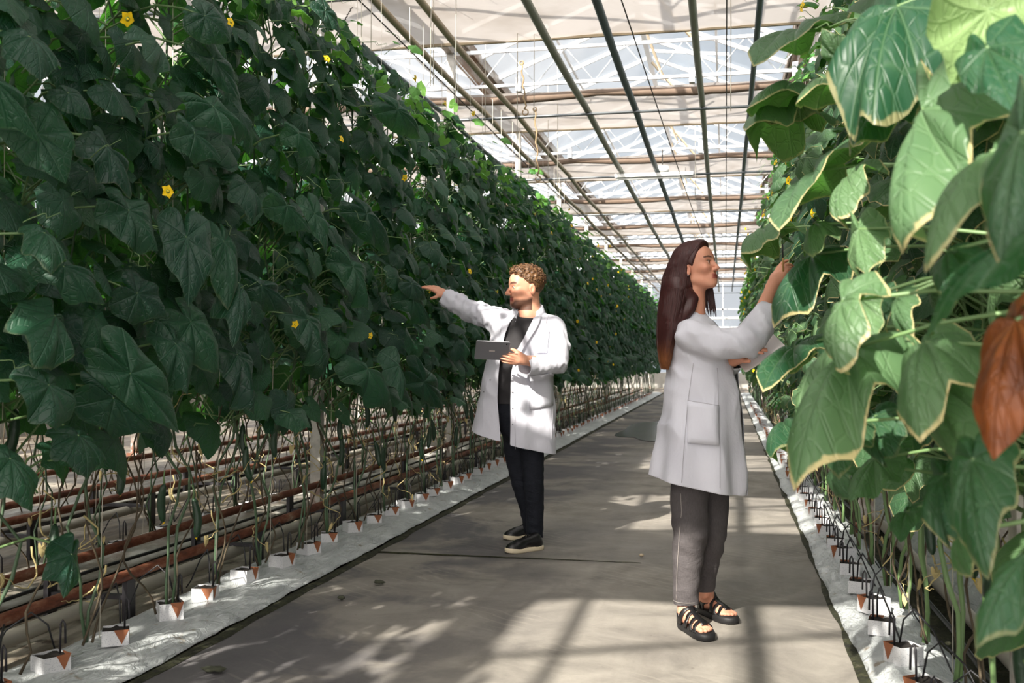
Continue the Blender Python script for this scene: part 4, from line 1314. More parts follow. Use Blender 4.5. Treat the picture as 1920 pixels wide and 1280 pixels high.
def head_paint(V, C, R, s, male, base):
    p = (V - C) @ R / s; x = np.abs(p[:, 0])
    near = np.linalg.norm(p, axis=1) < .17
    sm = lambda t: np.clip(t, 0, 1)
    lips = sm((1.25 - np.maximum(np.abs((p[:, 2] + .065) / .0105), x / .022)) * 4) * (p[:, 1] > .077)
    bz = .0255 + .004 * np.sin((x - .012) * 70)
    brow = sm((1.3 - np.abs(p[:, 2] - bz) / (.0055 if male else .0036)) * 3) * ((x > .011) & (x < .054)) * (p[:, 1] > .045)
    eye = sm((1.15 - np.sqrt(((x - .032) / .0145) ** 2 + ((p[:, 2] - .0095) / .0032) ** 2)) * 3) * (p[:, 1] > .06)
    hairy = np.maximum(brow * .9, eye * .8)
    if male:
        beard = sm((-p[:, 2] - .058 - .018 * sm((p[:, 1] - .05) * 60) * sm((.03 - x) * 90) + .30 * np.clip(.02 - p[:, 1], 0, .1)) * 60) * (p[:, 1] > -.012) * (p[:, 2] > -.128) * (1 - lips)
        stash = sm((1.2 - np.abs(p[:, 2] + .051) / .0045) * 2) * (x < .026) * (p[:, 1] > .078)
        hairy = np.maximum(hairy, np.maximum(beard * .92, stash * .5))
    cheek = sm(1.2 - np.linalg.norm((np.stack([x, p[:, 1], p[:, 2]], 1) - A(.045, .06, -.03)) / .034, axis=1)) * .7
    ear = sm(1.3 - np.linalg.norm((np.stack([x, p[:, 1], p[:, 2]], 1) - A(.08, -.01, -.01)) / A(.02, .03, .04), axis=1)) 
    nose = sm(1.3 - np.linalg.norm((np.stack([x, p[:, 1], p[:, 2]], 1) - A(0, .115, -.03)) / .02, axis=1)) * .8
    red = np.maximum(np.maximum(cheek, ear), nose) * .6
    base[near, 0] = lips[near]; base[near, 1] = hairy[near]; base[near, 2] = np.maximum(base[near, 2], red[near])

def hand_prims(W, Y, Z, right, curl, s=1.0, spread=.10, thumb=(.055, .060, -.012, .066, .086, -.020)):
    """W wrist, Y towards the fingers, Z back of the hand; curl = four (knuckle, middle, tip) bends"""
    Y = unit(Y); Z = unit(np.asarray(Z) - Y * np.dot(Z, Y)); T = np.cross(Y, Z) * (-1 if right else 1)
    M = np.array([T, Y, Z])
    g = lambda x, y, z: W + (A(x, y, z) * s) @ M
    xs = (.029, .010, -.009, -.027); Ls = (.070, .078, .073, .057); by = (.088, .092, .088, .080)
    fingers = []
    for i in range(4):
        a = 0; x = xs[i]; y = by[i]; z = .001; pts = [(g(x * .55, y - .045, 0), .0125 * s), (g(x, y, z), .0098 * s)]
        sp = spread * (1.5 - i) / 1.5
        for seg, b, r in zip((.46, .30, .24), curl[i], (.0086, .0078, .0066)):
            a += b; l = Ls[i] * seg
            x += math.sin(sp) * l * math.cos(a); y += math.cos(a) * l; z -= math.sin(a) * l
            pts.append((g(x, y, z), r * s))
        fingers.append(pts)
    t = thumb
    fingers.append([(g(.020, .022, -.004), .0165 * s), (g(.038, .042, -.008), .0135 * s), (g(*t[:3]), .0105 * s), (g(*t[3:]), .0085 * s)])
    R = M.T
    def f(P_):
        palm = ell(P_, g(.001, .050, -.001), A(.041, .052, .0155) * s, R)
        palm = smin(palm, cap(P_, g(0, -.02, 0), g(0, .03, 0), .026 * s, .027 * s), .02)
        palm = smin(palm, ell(P_, g(.02, .035, -.010), A(.018, .03, .014) * s, R), .012)
        d = palm
        for pts in fingers: d = np.minimum(d, smin(palm, chain(P_, pts), .012))
        return d
    ctr = g(0, .06, 0)
    tips = [p[-1][0] for p in fingers]
    return f, ctr, tips, fingers

def wr(P_, a, fr, seed=0.0, ax=None):
    """cheap smooth crease noise"""
    x, y, z = P_[:, 0] * fr, P_[:, 1] * fr, P_[:, 2] * fr
    n = np.sin(x * 1.1 + 1.7 * np.sin(z * .9 + seed) + seed) * np.cos(z * 1.3 + 1.3 * np.sin(y * 1.2 + x * .6) + 2 * seed)
    n = n + .5 * np.sin(z * 2.3 + x * 1.9 + 2 * np.sin(y * 1.5 + seed * 3))
    return a * n

def push_out(f, Q, gap):
    """lifts points that lie inside the surface f onto it"""
    Q = np.array(Q, float); h = 1e-3
    for _ in range(3):
        d = f(Q); G_ = np.stack([f(Q + A(h, 0, 0)) - d, f(Q + A(0, h, 0)) - d, f(Q + A(0, 0, h)) - d], 1)
        G_ /= np.maximum(np.linalg.norm(G_, axis=1, keepdims=True), 1e-9)
        Q = Q + G_ * np.clip(gap - d, 0, .05)[:, None]
    return Q

def crease(P_, a, fr, dr, seed=0.0, warp=1.0):
    """sharp cloth folds running across the direction dr"""
    dr = unit(dr); t = P_ @ dr * fr
    o = P_ @ unit(np.cross(dr, A(.3, .9, .2))) * fr
    t = t + warp * np.sin(o * .55 + seed) + .5 * warp * np.sin(o * 1.3 + 2.1 * seed) + seed
    m = .5 + .5 * np.sin(o * .8 + seed * 1.7) * np.sin(t * .31 + seed)
    return a * (np.abs(np.sin(t)) ** .7 - .6) * m

def box_of(pts, pad):
    Q = np.array(pts); return Q.min(0) - pad, Q.max(0) + pad

def body_mesh(name, core, core_box, fines, mat, paintf):
    """one skin mesh: a coarse core hidden by clothes and fine blocks (head, hands, feet)"""
    Vs, Qs = [], []; n = 0
    for f, (lo, hi), h in [(core, core_box, .011)] + fines:
        V, Q = surfnet(f, lo, hi, h); V = relax(V, Q, 1, .45)
        Vs.append(V); Qs.append(Q + n); n += len(V)
    V = np.concatenate(Vs); Q = np.concatenate(Qs)
    c = np.zeros((len(V), 4)); c[:, 3] = 1
    paintf(V, c)
    return raw_mesh(name, V, Q, mat, c)

def eyes(parent, C, R, s, gaze=(0, 1, 0)):
    for sx in (-1, 1):
        b = MB(); r = .0116 * s
        c = C + R @ (A(sx * .031, .0762, .003) * s)
        fw = unit(R @ unit(np.asarray(gaze, float)))
        z = Vector(fw); x = z.orthogonal().normalized(); y = z.cross(x)
        def pt(u, v, rr=r): 
            t = PI * v; a = 2 * PI * u
            return tuple(Vector(c) + rr * (z * math.cos(t) + (x * math.cos(a) + y * math.sin(a)) * math.sin(t)))
        b.grid(lambda u, v: pt(u, v), 16, 10, 0, closed_u=True)
        b.grid(lambda u, v: pt(u, v * .17, r * 1.025), 16, 3, 1, closed_u=True)
        b.build('eye', [MAT['eye_white'], MAT['iris']], parent)

def strip(b, rows, mi=0):
    """surface through rows of points"""
    m = len(rows[0]); v = [tuple(p) for r in rows for p in r]
    f = [(j*m+i, j*m+i+1, (j+1)*m+i+1, (j+1)*m+i) for j in range(len(rows)-1) for i in range(m-1)]
    b.add(v, f, mi)

def resample(pts, n):
    pts = [np.asarray(p, float) for p in pts]
    L = [0]
    for a, b in zip(pts[:-1], pts[1:]): L.append(L[-1] + np.linalg.norm(b - a))
    t = np.linspace(0, L[-1], n); Q = np.array(pts)
    return np.stack([np.interp(t, L, Q[:, i]) for i in range(Q.shape[1])], 1)

def patch_on(per, f, poly_l, poly_r, n, m, off):
    """cloth patch between two image-plane polylines laid on the surface f"""
    a = resample(poly_l, n); c = resample(poly_r, n); rows = []
    for p, q in zip(a, c):
        rows.append([per.proj(f, *(p * (1 - t) + q * t), off=off) for t in np.linspace(0, 1, m)])
    return rows

def cloth(o, th=.0035):
    s = o.modifiers.new('thickness', 'SOLIDIFY'); s.thickness = th; s.offset = -1
    return o

def open_front(me, inside, snap, h):
    """removes coat faces inside the front opening and lines the free edges up with it"""
    bm = bmesh.new(); bm.from_mesh(me)
    dead = [f for f in bm.faces if inside(f.calc_center_median())]
    bmesh.ops.delete(bm, geom=dead, context='FACES')
    for v in bm.verts:
        if any(len(e.link_faces) == 1 for e in v.link_edges):
            q = snap(v.co)
            if q is not None: v.co = q
    # keep only the large piece
    bm.verts.ensure_lookup_table(); seen = set(); comps = []
    for v in bm.verts:
        if v in seen: continue
        st = [v]; comp = []; seen.add(v)
        while st:
            x = st.pop(); comp.append(x)
            for e in x.link_edges:
                y = e.other_vert(x)
                if y not in seen: seen.add(y); st.append(y)
        comps.append(comp)
    comps.sort(key=len)
    for c in comps[:-1]: bmesh.ops.delete(bm, geom=c, context='VERTS')
    for _ in range(5):
        nw = []
        for v in bm.verts:
            nb = [e.other_vert(v) for e in v.link_edges if len(e.link_faces) == 1]
            if len(nb) == 2: nw.append((v, (nb[0].co + nb[1].co) * .25 + v.co * .5))
        for v, c_ in nw: v.co = c_
    bmesh.ops.smooth_vert(bm, verts=[v for v in bm.verts if not any(len(e.link_faces) == 1 for e in v.link_edges)], factor=.3, use_axis_x=True, use_axis_y=True, use_axis_z=True)
    bm.to_mesh(me); bm.free()

def cut_caps(me, caps):
    """opens the flat ends of sleeves"""
    bm = bmesh.new(); bm.from_mesh(me); bm.normal_update()
    for c, ax, r in caps:
        c = Vector(c); ax = Vector(ax)
        dead = [f for f in bm.faces if abs((f.calc_center_median() - c).dot(ax)) < .011 and (f.calc_center_median() - c).length < r and f.normal.dot(ax) > .6]
        bmesh.ops.delete(bm, geom=dead, context='FACES')
        for v in bm.verts:
            if (v.co - c).length < r + .02 and any(len(e.link_faces) == 1 for e in v.link_edges):
                v.co -= ax * (v.co - c).dot(ax)
    bm.to_mesh(me); bm.free()

def tube_obj(name, pts, r, mat, parent, n=6):
    b = MB(); b.tube([tuple(p) for p in pts], r, n); return b.build(name, mat, parent)

# ------------------------------------------------------------------ the man
def build_man():
    per = Person(985, 1025, 0); L = per.L
    S = lambda py, x0, x1, b, v=0.0: (L(0.5*(x0+x1), py, v)[2], L(.5*(x0+x1), py, v)[0], v, (x1 - x0) / 2 * per.d / FPX, b)
    hs = 1.10; HC = L(985, 540, 0.0); ang = math.radians(22)
    HR = frame3((-math.cos(ang), -math.sin(ang), -.03), (0, 0, 1))
    # arms
    shR = L(936, 602, .06); elR = L(884, 584, .22); wrR = L(838, 553, .27)
    shL = L(1040, 614, -.03); elL = L(1046, 682, -.10); wrL = L(984, 675, -.30)
    handR, cR, tR, fR = hand_prims(wrR, L(792, 529, .28) - wrR, (0, -.45, .9), True, [(.05, .22, .2), (.12, .3, .25), (.2, .38, .3), (.25, .42, .3)], 1.03, .12, (.052, .052, -.022, .060, .074, -.040))
    handL, cL, tL, fL = hand_prims(wrL, (-1, -.28, .10), (.1, -.82, -.55), False, [(.30, .25, .15), (.28, .3, .18), (.26, .3, .2), (.3, .3, .2)], 1.03, .16, (.044, .058, -.018, .046, .084, -.030))
    hipL = L(998, 800, -.02); hipR = L(960, 800, .05)
    legN = [(L(992, 795, -.03), .088), (L(998, 850, -.04), .074), (L(1001, 905, -.05), .063), (L(1003, 955, -.02), .056), (L(1003, 1012, -.0), .051)]
    legF = [(L(966, 795, .05), .086), (L(966, 850, .05), .070), (L(976, 905, .05), .058), (L(989, 950, .09), .051), (L(996, 992, .12), .046)]
    tsecs = [S(845, 925, 1010, .10), S(790, 918, 1020, .125), S(750, 922, 1025, .128), S(700, 925, 1025, .13), S(650, 926, 1034, .13), S(615, 928, 1045, .12), S(600, 935, 1040, .10), S(588, 958, 1018, .075), S(577, 970, 1002, .06)]
    rot = math.radians(-14)
    def torso(P_, g=0.0): 
        t = [(a, b_, c, d + g, e + g) for a, b_, c, d, e in tsecs]
        return loft(P_, t, rot)
    neck0 = L(992, 592, .01); neck1 = L(991, 556, .01)
    def core(P_):
        d = loft(P_, [(a, b_, c, d - .03, e - .03) for a, b_, c, d, e in tsecs[2:]], rot)
        d = smin(d, ell(P_, L(975, 775, .03), (.13, .085, .12)), .03)
        d = smin(d, chain(P_, [(shR, .055), (elR, .046), (wrR, .032)]), .05)
        d = smin(d, chain(P_, [(shL, .055), (elL, .046), (wrL, .032)]), .05)
        for lg in (legN, legF): d = smin(d, chain(P_, [(p, r * .82) for p, r in lg]), .03)
        return d
    def head(P_):
        d, _ = head_sdf(P_, HC, HR, hs, True)
        nk = cap(P_, neck0, neck1, .078, .066)
        d = smin(d, nk, .02)
        d = smin(d, torso(P_, -.012), .02)
        return np.maximum(d, neck0[2] - .05 - P_[:, 2])
    def hand_block(hf, el, wrp):
        ax = unit(el - wrp)
        def f(P_):
            d = smin(hf(P_), cap(P_, wrp, wrp + ax * .13, .029, .034), .014)
            return np.maximum(d, (P_ - wrp) @ ax - .09)
        return f
    fines = [(head, (HC - A(.16, .16, .25), HC + A(.16, .16, .16)), .0032)]
    for hf, el, w_, tips in ((handR, elR, wrR, tR), (handL, elL, wrL, tL)):
        fines.append((hand_block(hf, el, w_), box_of([w_ + unit(el - w_) * .1, w_] + tips, .045), .0028))
    allp = [shR, elR, wrR, shL, elL, wrL, legN[-1][0], legF[-1][0], neck0]
    lo, hi = box_of(allp, .14)
    knuck = [p[1][0] for p in fR + fL] + [p[-1][0] for p in fR + fL]
    def paint(V, c):
        for k in knuck: c[:, 2] = np.maximum(c[:, 2], np.clip(1.3 - np.linalg.norm(V - k, axis=1) / .014, 0, 1))
        head_paint(V, HC, HR, hs, True, c)
    me = body_mesh('person', core, (lo, hi), fines, MAT['skin_man'], paint)
    body = link('person', me); body.location = per.O; body.rotation_euler = (0, 0, YAW)
    tag(body, 'bearded man with curly hair in an open white lab coat, holding a grey tablet', 'person')
    eyes(body, HC, HR, hs, (.05, 1, -.12))
    # hair: short curls
    def hairf(P_):
        p = (P_ - HC) @ HR / hs; q = p.copy(); q[:, 0] = np.abs(q[:, 0])
        d = ell(q, (0, -.018, .042), (.084, .102, .094))
        d = smin(d, ell(q, (0, .045, .088), (.054, .042, .036)), .02)
        # hairline: forehead and temples free, sides cropped
        d = smax(d, (p[:, 1] - .078) * .8 + (.060 - p[:, 2]) * .9, .01)
        d = smax(d, np.where(p[:, 1] > -.02, -.004 - p[:, 2] + (p[:, 1] + .02) * .95, -.056 - p[:, 2]), .012)
        d = smax(d, -ell(q, (.080, -.008, -.012), (.03, .024, .038)), .008)
        b = np.sin(p[:, 0] * 150 + 3 * np.sin(p[:, 2] * 60)) * np.sin(p[:, 1] * 160 + 2 * np.sin(p[:, 0] * 70)) * np.sin(p[:, 2] * 150 + 1)
        top = np.clip((p[:, 2] - .02) / .06, .15, 1)
        return d * hs - .0065 * b * top
    hm = sdf_mesh('hair', hairf, HC - A(.16, .16, .12), HC + A(.16, .16, .18), .0034, MAT['hair_curly'], 0)
    hair = link('hair', hm, body)
    rg = random.Random(3); b = MB(); vs = hm.vertices
    for i in range(620):     # curls
        v = vs[rg.randrange(len(vs))]
        if (v.co - Vector(HC)).z < .03 * hs: continue
        n = Vector(v.normal); x = n.orthogonal().normalized(); y = n.cross(x); a0 = rg.uniform(0, 6); r = rg.uniform(.004, .008)
        pts = [v.co - n * .003 + n * (.0022 * k) * .8 + (x * math.cos(a0 + k * .9) + y * math.sin(a0 + k * .9)) * r for k in range(7)]
        b.tube(pts, [.0016, .0021, .0022, .0022, .002, .0016, .0008], 4)
    b.build('hair_curls', MAT['hair_curly'], hair)
    # t-shirt
    tee = lambda P_: smin(torso(P_, .006), ell(P_, L(990, 602, 0), (.11, .085, .05)), .03) + wr(P_, .002, 28, 1)
    me = sdf_mesh('t_shirt', tee, lo, hi, .0075, MAT['tee_black'], 2)
    bisect(me, [(L(988, 596, -.09), (0, -.42, 1)), (L(970, 756, 0), (0, 0, -1))])
    cloth(link('t_shirt', me, body), .004)
    # trousers
    def trous(P_):
        d = smin(ell(P_, L(973, 770, .01), (.170, .124, .15)), cap(P_, L(968, 800, 0), L(980, 800, .0), .10, .10), .04)
        for lg in (legN, legF): d = smin(d, chain(P_, lg), .03)
        z = P_[:, 2]
        fold = np.clip((.35 - z) / .3, 0, 1) + .35 * np.exp(-((z - .47) / .07) ** 2)
        return d + wr(P_ * A(1, 1, 1.7), .0030, 26, 2) * (.35 + fold)
    me = sdf_mesh('trousers', trous, *box_of([p for p, r in legN + legF] + [L(972, 740, 0)], .19), .0075, MAT['black_jeans'], 2)
    bisect(me, [(A(0, 0, .062), (0, 0, -1))])
    cloth(link('trousers', me, body), .004)
    # lab coat
    csecs = [S(870, 872, 1044, .20), S(840, 875, 1044, .20), S(790, 884, 1045, .192), S(750, 894, 1043, .182), S(700, 906, 1038, .170), S(650, 915, 1040, .158), S(618, 921, 1049, .143), S(603, 931, 1046, .122), S(592, 948, 1032, .100), S(583, 962, 1018, .083), S(572, 968, 1014, .074)]
    slR = [(shR + A(.02, 0, -.005), .082), (elR, .072), (L(826, 552, .28), .066)]
    slL = [(shL + A(-.012, 0, -.006), .083), (L(1047, 650, -.07), .074), (elL, .068), (L(970, 687, -.33), .060)]
    cuR = L(834, 555, .272); cuL = L(984, 686, -.295)
    axR = unit(L(826, 552, .28) - elR); axL = unit(L(970, 687, -.33) - elL)
    def coatf(P_):
        d = loft(P_, csecs, rot)
        z = P_[:, 2]; th = np.arctan2(P_[:, 1], P_[:, 0] + .02)
        d = d + .011 * np.sin(th * 6 + .7 + z * 2.2) * np.clip((1.12 - z) / .5, 0, 1)
        a = chain(P_, slR); c = chain(P_, slL)
        a = a + wr(P_, .007, 34, 4)
        a = smax(a, (P_ - cuR) @ axR, .004); c = smax(c, (P_ - cuL) @ axL, .004); c = c + wr(P_, .007, 30, 6) * (.5 + np.exp(-np.linalg.norm(P_ - elL, axis=1) / .08))
        a = a + crease(P_, .014, 58, elR - shR, 1.0); 
        c = c + crease(P_, .018, 54, A(.25, .1, 1), 2.0) * np.exp(-(np.linalg.norm(P_ - elL, axis=1) / .16) ** 2) + crease(P_, .005, 60, elL - wrL, 4)
        d = d + crease(P_, .011, 30, A(1, .2, .35), 3.0, .7) + crease(P_, .014, 44, A(.5, 0, 1), 5.0) * np.exp(-(np.linalg.norm(P_ - (shR + A(.09, 0, -.12)), axis=1) / .14) ** 2)
        d = smin(d, a, .05); d = smin(d, c, .035)
        return d + wr(P_ * A(1, 1, .55), .0035, 19, 3)
    clo, chi = box_of([shR, elR, L(815, 550, .28), shL, elL, L(965, 690, -.33), L(960, 870, 0), L(990, 575, 0)], .30)
    clo[2] = L(960, 875, 0)[2] - .02
    me = sdf_mesh('lab_coat', coatf, clo, chi, .0085, MAT['coat_cloth'], 1)
    hemn = unit(np.cross(L(1035, 846, 0) - L(877, 806, 0), A(0, 1, .06)))
    if hemn[2] > 0: hemn = -hemn
    cut_caps(me, [(cuR, axR, .085), (cuL, axL, .08), (A(L(991, 572)[0], 0, csecs[-1][0]), A(0, 0, 1), .13)])
    bisect(me, [(L(960, 827, 0), hemn)])
    ly = [578, 600, 620, 660, 700, 750, 803, 860]; lx = [972, 958, 948, 939, 934, 932, 937, 940]
    rx = [1008, 1002, 990, 967, 958, 957, 957, 956]
    zz = [L(985, y, -.15)[2] for y in ly]; o = np.argsort(zz); zs = np.array(zz)[o]
    lu = np.array([L(x, y, -.15)[0] for x, y in zip(lx, ly)])[o]; ru = np.array([L(x, y, -.15)[0] for x, y in zip(rx, ly)])[o]
    def inside(c): return c.y < -.02 and np.interp(c.z, zs, lu) < c.x < np.interp(c.z, zs, ru) and c.z < zs[-1] + .02
    def snap(c):
        if c.y > -.02: return None
        a = np.interp(c.z, zs, lu); b_ = np.interp(c.z, zs, ru)
        if abs(c.x - a) < .012: return Vector((a, c.y, c.z))
        if abs(c.x - b_) < .012: return Vector((b_, c.y, c.z))
    open_front(me, inside, snap, .0085)
    coat = cloth(link('lab_coat', me, body), .003)
    # collar and lapels
    pr = lambda x, y, off=.008: per.proj(coatf, x, y, off)
    b = MB()
    strip(b, patch_on(per, coatf, [(1001, 595), (990, 618), (974, 650), (963, 684)], [(1016, 592), (1008, 612), (987, 645), (965, 684)], 12, 5, .012))
    strip(b, patch_on(per, coatf, [(969, 588), (955, 604), (946, 628), (938, 668)], [(957, 588), (944, 600), (937, 622), (936, 668)], 12, 4, .012))
    cloth(b.build('lapel', MAT['coat_cloth'], coat), .003)
    b = MB()
    c0 = L(991, 574, .0)
    rows = []
    for k in range(25):      # collar runs round the back of the neck
        a = math.radians(-62 + (304) * k / 24) - PI * .0
        t = abs(k - 12) / 12
        dx, dy = math.sin(a) if False else math.cos(a), math.sin(a)
        a2 = math.radians(-58 + 280 * k / 24)
        cx, cy = math.cos(a2), math.sin(a2)
        r0, r1, r2 = .078, .086, .112
        zt = .016 - .066 * t ** 2; 
        rows.append([c0 + A(cx * r0, cy * r0 * .95, zt - .03), c0 + A(cx * r1 * .98, cy * r1 * .95, zt + .012), c0 + A(cx * r1 * 1.06, cy * r1, zt + .008), c0 + A(cx * r2, cy * r2, zt - .040 - .012 * t)])
    strip(b, rows)
    cloth(b.build('collar', MAT['coat_cloth'], coat), .003)
    # pockets, seams, snaps
    for nm, l, r in (('chest_pocket', [(1008, 622), (1006, 662)], [(1030, 620), (1026, 662)]), ('pocket', [(993, 705), (993, 768)], [(1037, 700), (1037, 760)])):
        b = MB(); strip(b, patch_on(per, coatf, l, r, 8, 6, .007)); cloth(b.build(nm, MAT['coat_cloth'], coat), .003)
        q = [pr(*(np.array(l[0]) * (1 - t) + np.array(r[0]) * t), off=.009) for t in np.linspace(0, 1, 8)]
        tube_obj('pocket_seam', q, .0016, MAT['seam'], coat)
    sh = [pr(x, y, .0035) for x, y in ((1029, 590), (1024, 604), (1020, 622), (1018, 640), (1020, 655))]
    tube_obj('shoulder_seam', sh, .0018, MAT['seam'], coat)
    for x0, y0, x1, y1 in ((965, 700, 966, 842), (994, 650, 996, 700), (1037, 762, 1034, 835)):
        tube_obj('seam', [pr(x0 + (x1 - x0) * t, y0 + (y1 - y0) * t, .003) for t in np.linspace(0, 1, 14)], .0012, MAT['seam'], coat)
    for x, y in ((961, 703), (961, 735), (961, 765), (961, 795), (937, 640), (919, 712), (907, 734), (896, 754)):
        p = pr(x, y, .004); bb = MB(); bb.grid(lambda u, v: tuple(p + A(.0045 * math.cos(2*PI*u) * math.sin(PI*v), -.003 * math.cos(PI * v), .0045 * math.sin(2*PI*u) * math.sin(PI*v))), 8, 5, closed_u=True)
        bb.build('snap_button', MAT['metal_snap'], coat)
    # shoes
    shoe(body, per.G(1016, 1029), per.G(954, 1037), .052, legN[-1][0])
    shoe(body, per.G(1013, 1006), per.G(946, 1012), .052, legF[-1][0])
    # tablet: a thing of its own
    tl, tr, br, bl = L(880, 640, -.44), L(943, 642, -.42), L(965, 674, -.30), L(902, 670, -.32)
    tablet(per, tl, tr, br, bl, 'tablet_grey', 'thin grey tablet computer held by the man in his left hand', True)
    return body

def tablet(per, tl, tr, br, bl, mat, lab, mark):
    """slab through four corners; the outer (camera) face is its back"""
    c = (tl + tr + br + bl) / 4
    x = unit((tr + br) - (tl + bl)); y = (tl + tr) - (bl + br); y = unit(y - x * np.dot(x, y)); n = np.cross(x, y)
    w = (np.linalg.norm(tr - tl) + np.linalg.norm(br - bl)) / 4; h = (np.linalg.norm(tl - bl) + np.linalg.norm(tr - br)) / 4
    O = per.O + per.U * c[0] + per.V * c[1] + Vector((0, 0, c[2]))
    e = empty('tablet', O, YAW, lab, 'tablet')
    g = lambda a, b_, d: tuple(x * a + y * b_ + n * d)
    def outline(w, h, r, k=6):
        o = []
        for cx, cy, a0 in ((w - r, h - r, 0), (-w + r, h - r, 90), (-w + r, -h + r, 180), (w - r, -h + r, 270)):
            for i in range(k + 1):
                a = math.radians(a0 + 90 * i / k); o.append((cx + r * math.cos(a), cy + r * math.sin(a)))
        return o
    b = MB(); o = outline(w, h, .010); N = len(o)
    prof = [(1 - .012, .0037), (1, .0022), (1, -.0022), (1 - .012, -.0037)]
    v = [g(p * s_, q * s_, z) for s_, z in prof for p, q in o]
    f = [(j*N+i, j*N+(i+1)%N, (j+1)*N+(i+1)%N, (j+1)*N+i) for j in range(3) for i in range(N)]
    f.append(tuple(range(N))[::-1]); f.append(tuple(range(3*N, 4*N)))
    b.add(v, f); b.build('case', MAT[mat], e, smooth=False)
    b = MB(); o = outline(w - .010, h - .012, .004)
    b.add([g(p, q, -.0041) for p, q in o] + [g(p, q, -.0036) for p, q in o], [tuple(range(len(o))), tuple(range(len(o), 2*len(o)))[::-1]])
    b.build('screen', MAT['screen_black'], e, smooth=False)
    if mark:
        b = MB(); o = outline(.017, .0065, .003)
        b.add([g(p, q, .0041) for p, q in o], [tuple(range(len(o)))])
        b.build('plate', MAT['tablet_white'], e, smooth=False)
        b = MB(); b.lathe([(.004, 0), (.004, .001)], 12)
        q = MB(); 
        q.add([g(w - .02 + .005 * math.cos(a), h - .018 + .005 * math.sin(a), .0043) for a in [2*PI*k/14 for k in range(14)]], [tuple(range(14))])
        q.build('camera_lens', MAT['screen_black'], e, smooth=False)
    return e

def shoe(body, heel, toe, hw, ank):
    f = unit((toe - heel) * A(1, 1, 0)); Lh = float(np.linalg.norm((toe - heel)[:2])); Lh = max(.27, min(.31, Lh))
    toe = heel + f * Lh; R = frame3(f, (0, 0, 1))
    def g(x, y, z): return heel + R @ A(x, y, z)
    outl = [(0, -.004), (.026, .004), (.034, .03), (.036, .09), (.040, .15), (.050, .20), (.049, .245), (.036, .285), (.014, .305), (-.010, .306), (-.034, .292), (-.045, .26), (-.045, .21), (-.037, .15), (-.034, .09), (-.033, .03), (-.024, .004)]
    k = Lh / .306
    b = MB(); N = len(outl)
    v = []
    for sc, z in ((.97, 0.0), (1.03, .004), (1.04, .022), (.98, .027)):
        for x, y in outl:
            yc = .15; v.append(tuple(g(x * sc, (yc + (y - yc) * (1 + (sc - 1) * .4)) * k, z + (.006 * max(0, (y - .24) / .06)))))
    fc = [(j*N+i, j*N+(i+1)%N, (j+1)*N+(i+1)%N, (j+1)*N+i) for j in range(3) for i in range(N)] + [tuple(range(N))[::-1], tuple(range(3*N, 4*N))]
    b.add(v, fc)
    def up(P_):
        q = (P_ - heel) @ R; q = q / A(1, k, 1)
        d = ell(q, (0, .225, .030), (.046, .078, .036))
        d = smin(d, ell(q, (0, .06, .040), (.036, .062, .052)), .03)
        d = smin(d, cap(q, (0, .06, .07), (0, .20, .045), .036, .032), .03)
        return smax(d, .022 - q[:, 2], .004)
    me = sdf_mesh('shoe', up, *box_of([g(0, 0, 0), g(0, .3, .1), g(0, .1, .12)], .07), .0042, MAT['leather_black'], 1)
    s = link('shoe', me, body)
    b.build('sole', MAT['sole_cream'], s)
    b = MB()
    for i in range(5):
        y = .115 + i * .022; z = .106 - (y - .10) * .36
        for sg in (-1, 1):
            b.tube([tuple(g(sg * .017, y * k, z - .006)), tuple(g(0, (y + .008) * k, z + .001)), tuple(g(-sg * .017, (y + .014) * k, z - .008))], .0022, 5)
    b.build('laces', MAT['black_tube'], s)

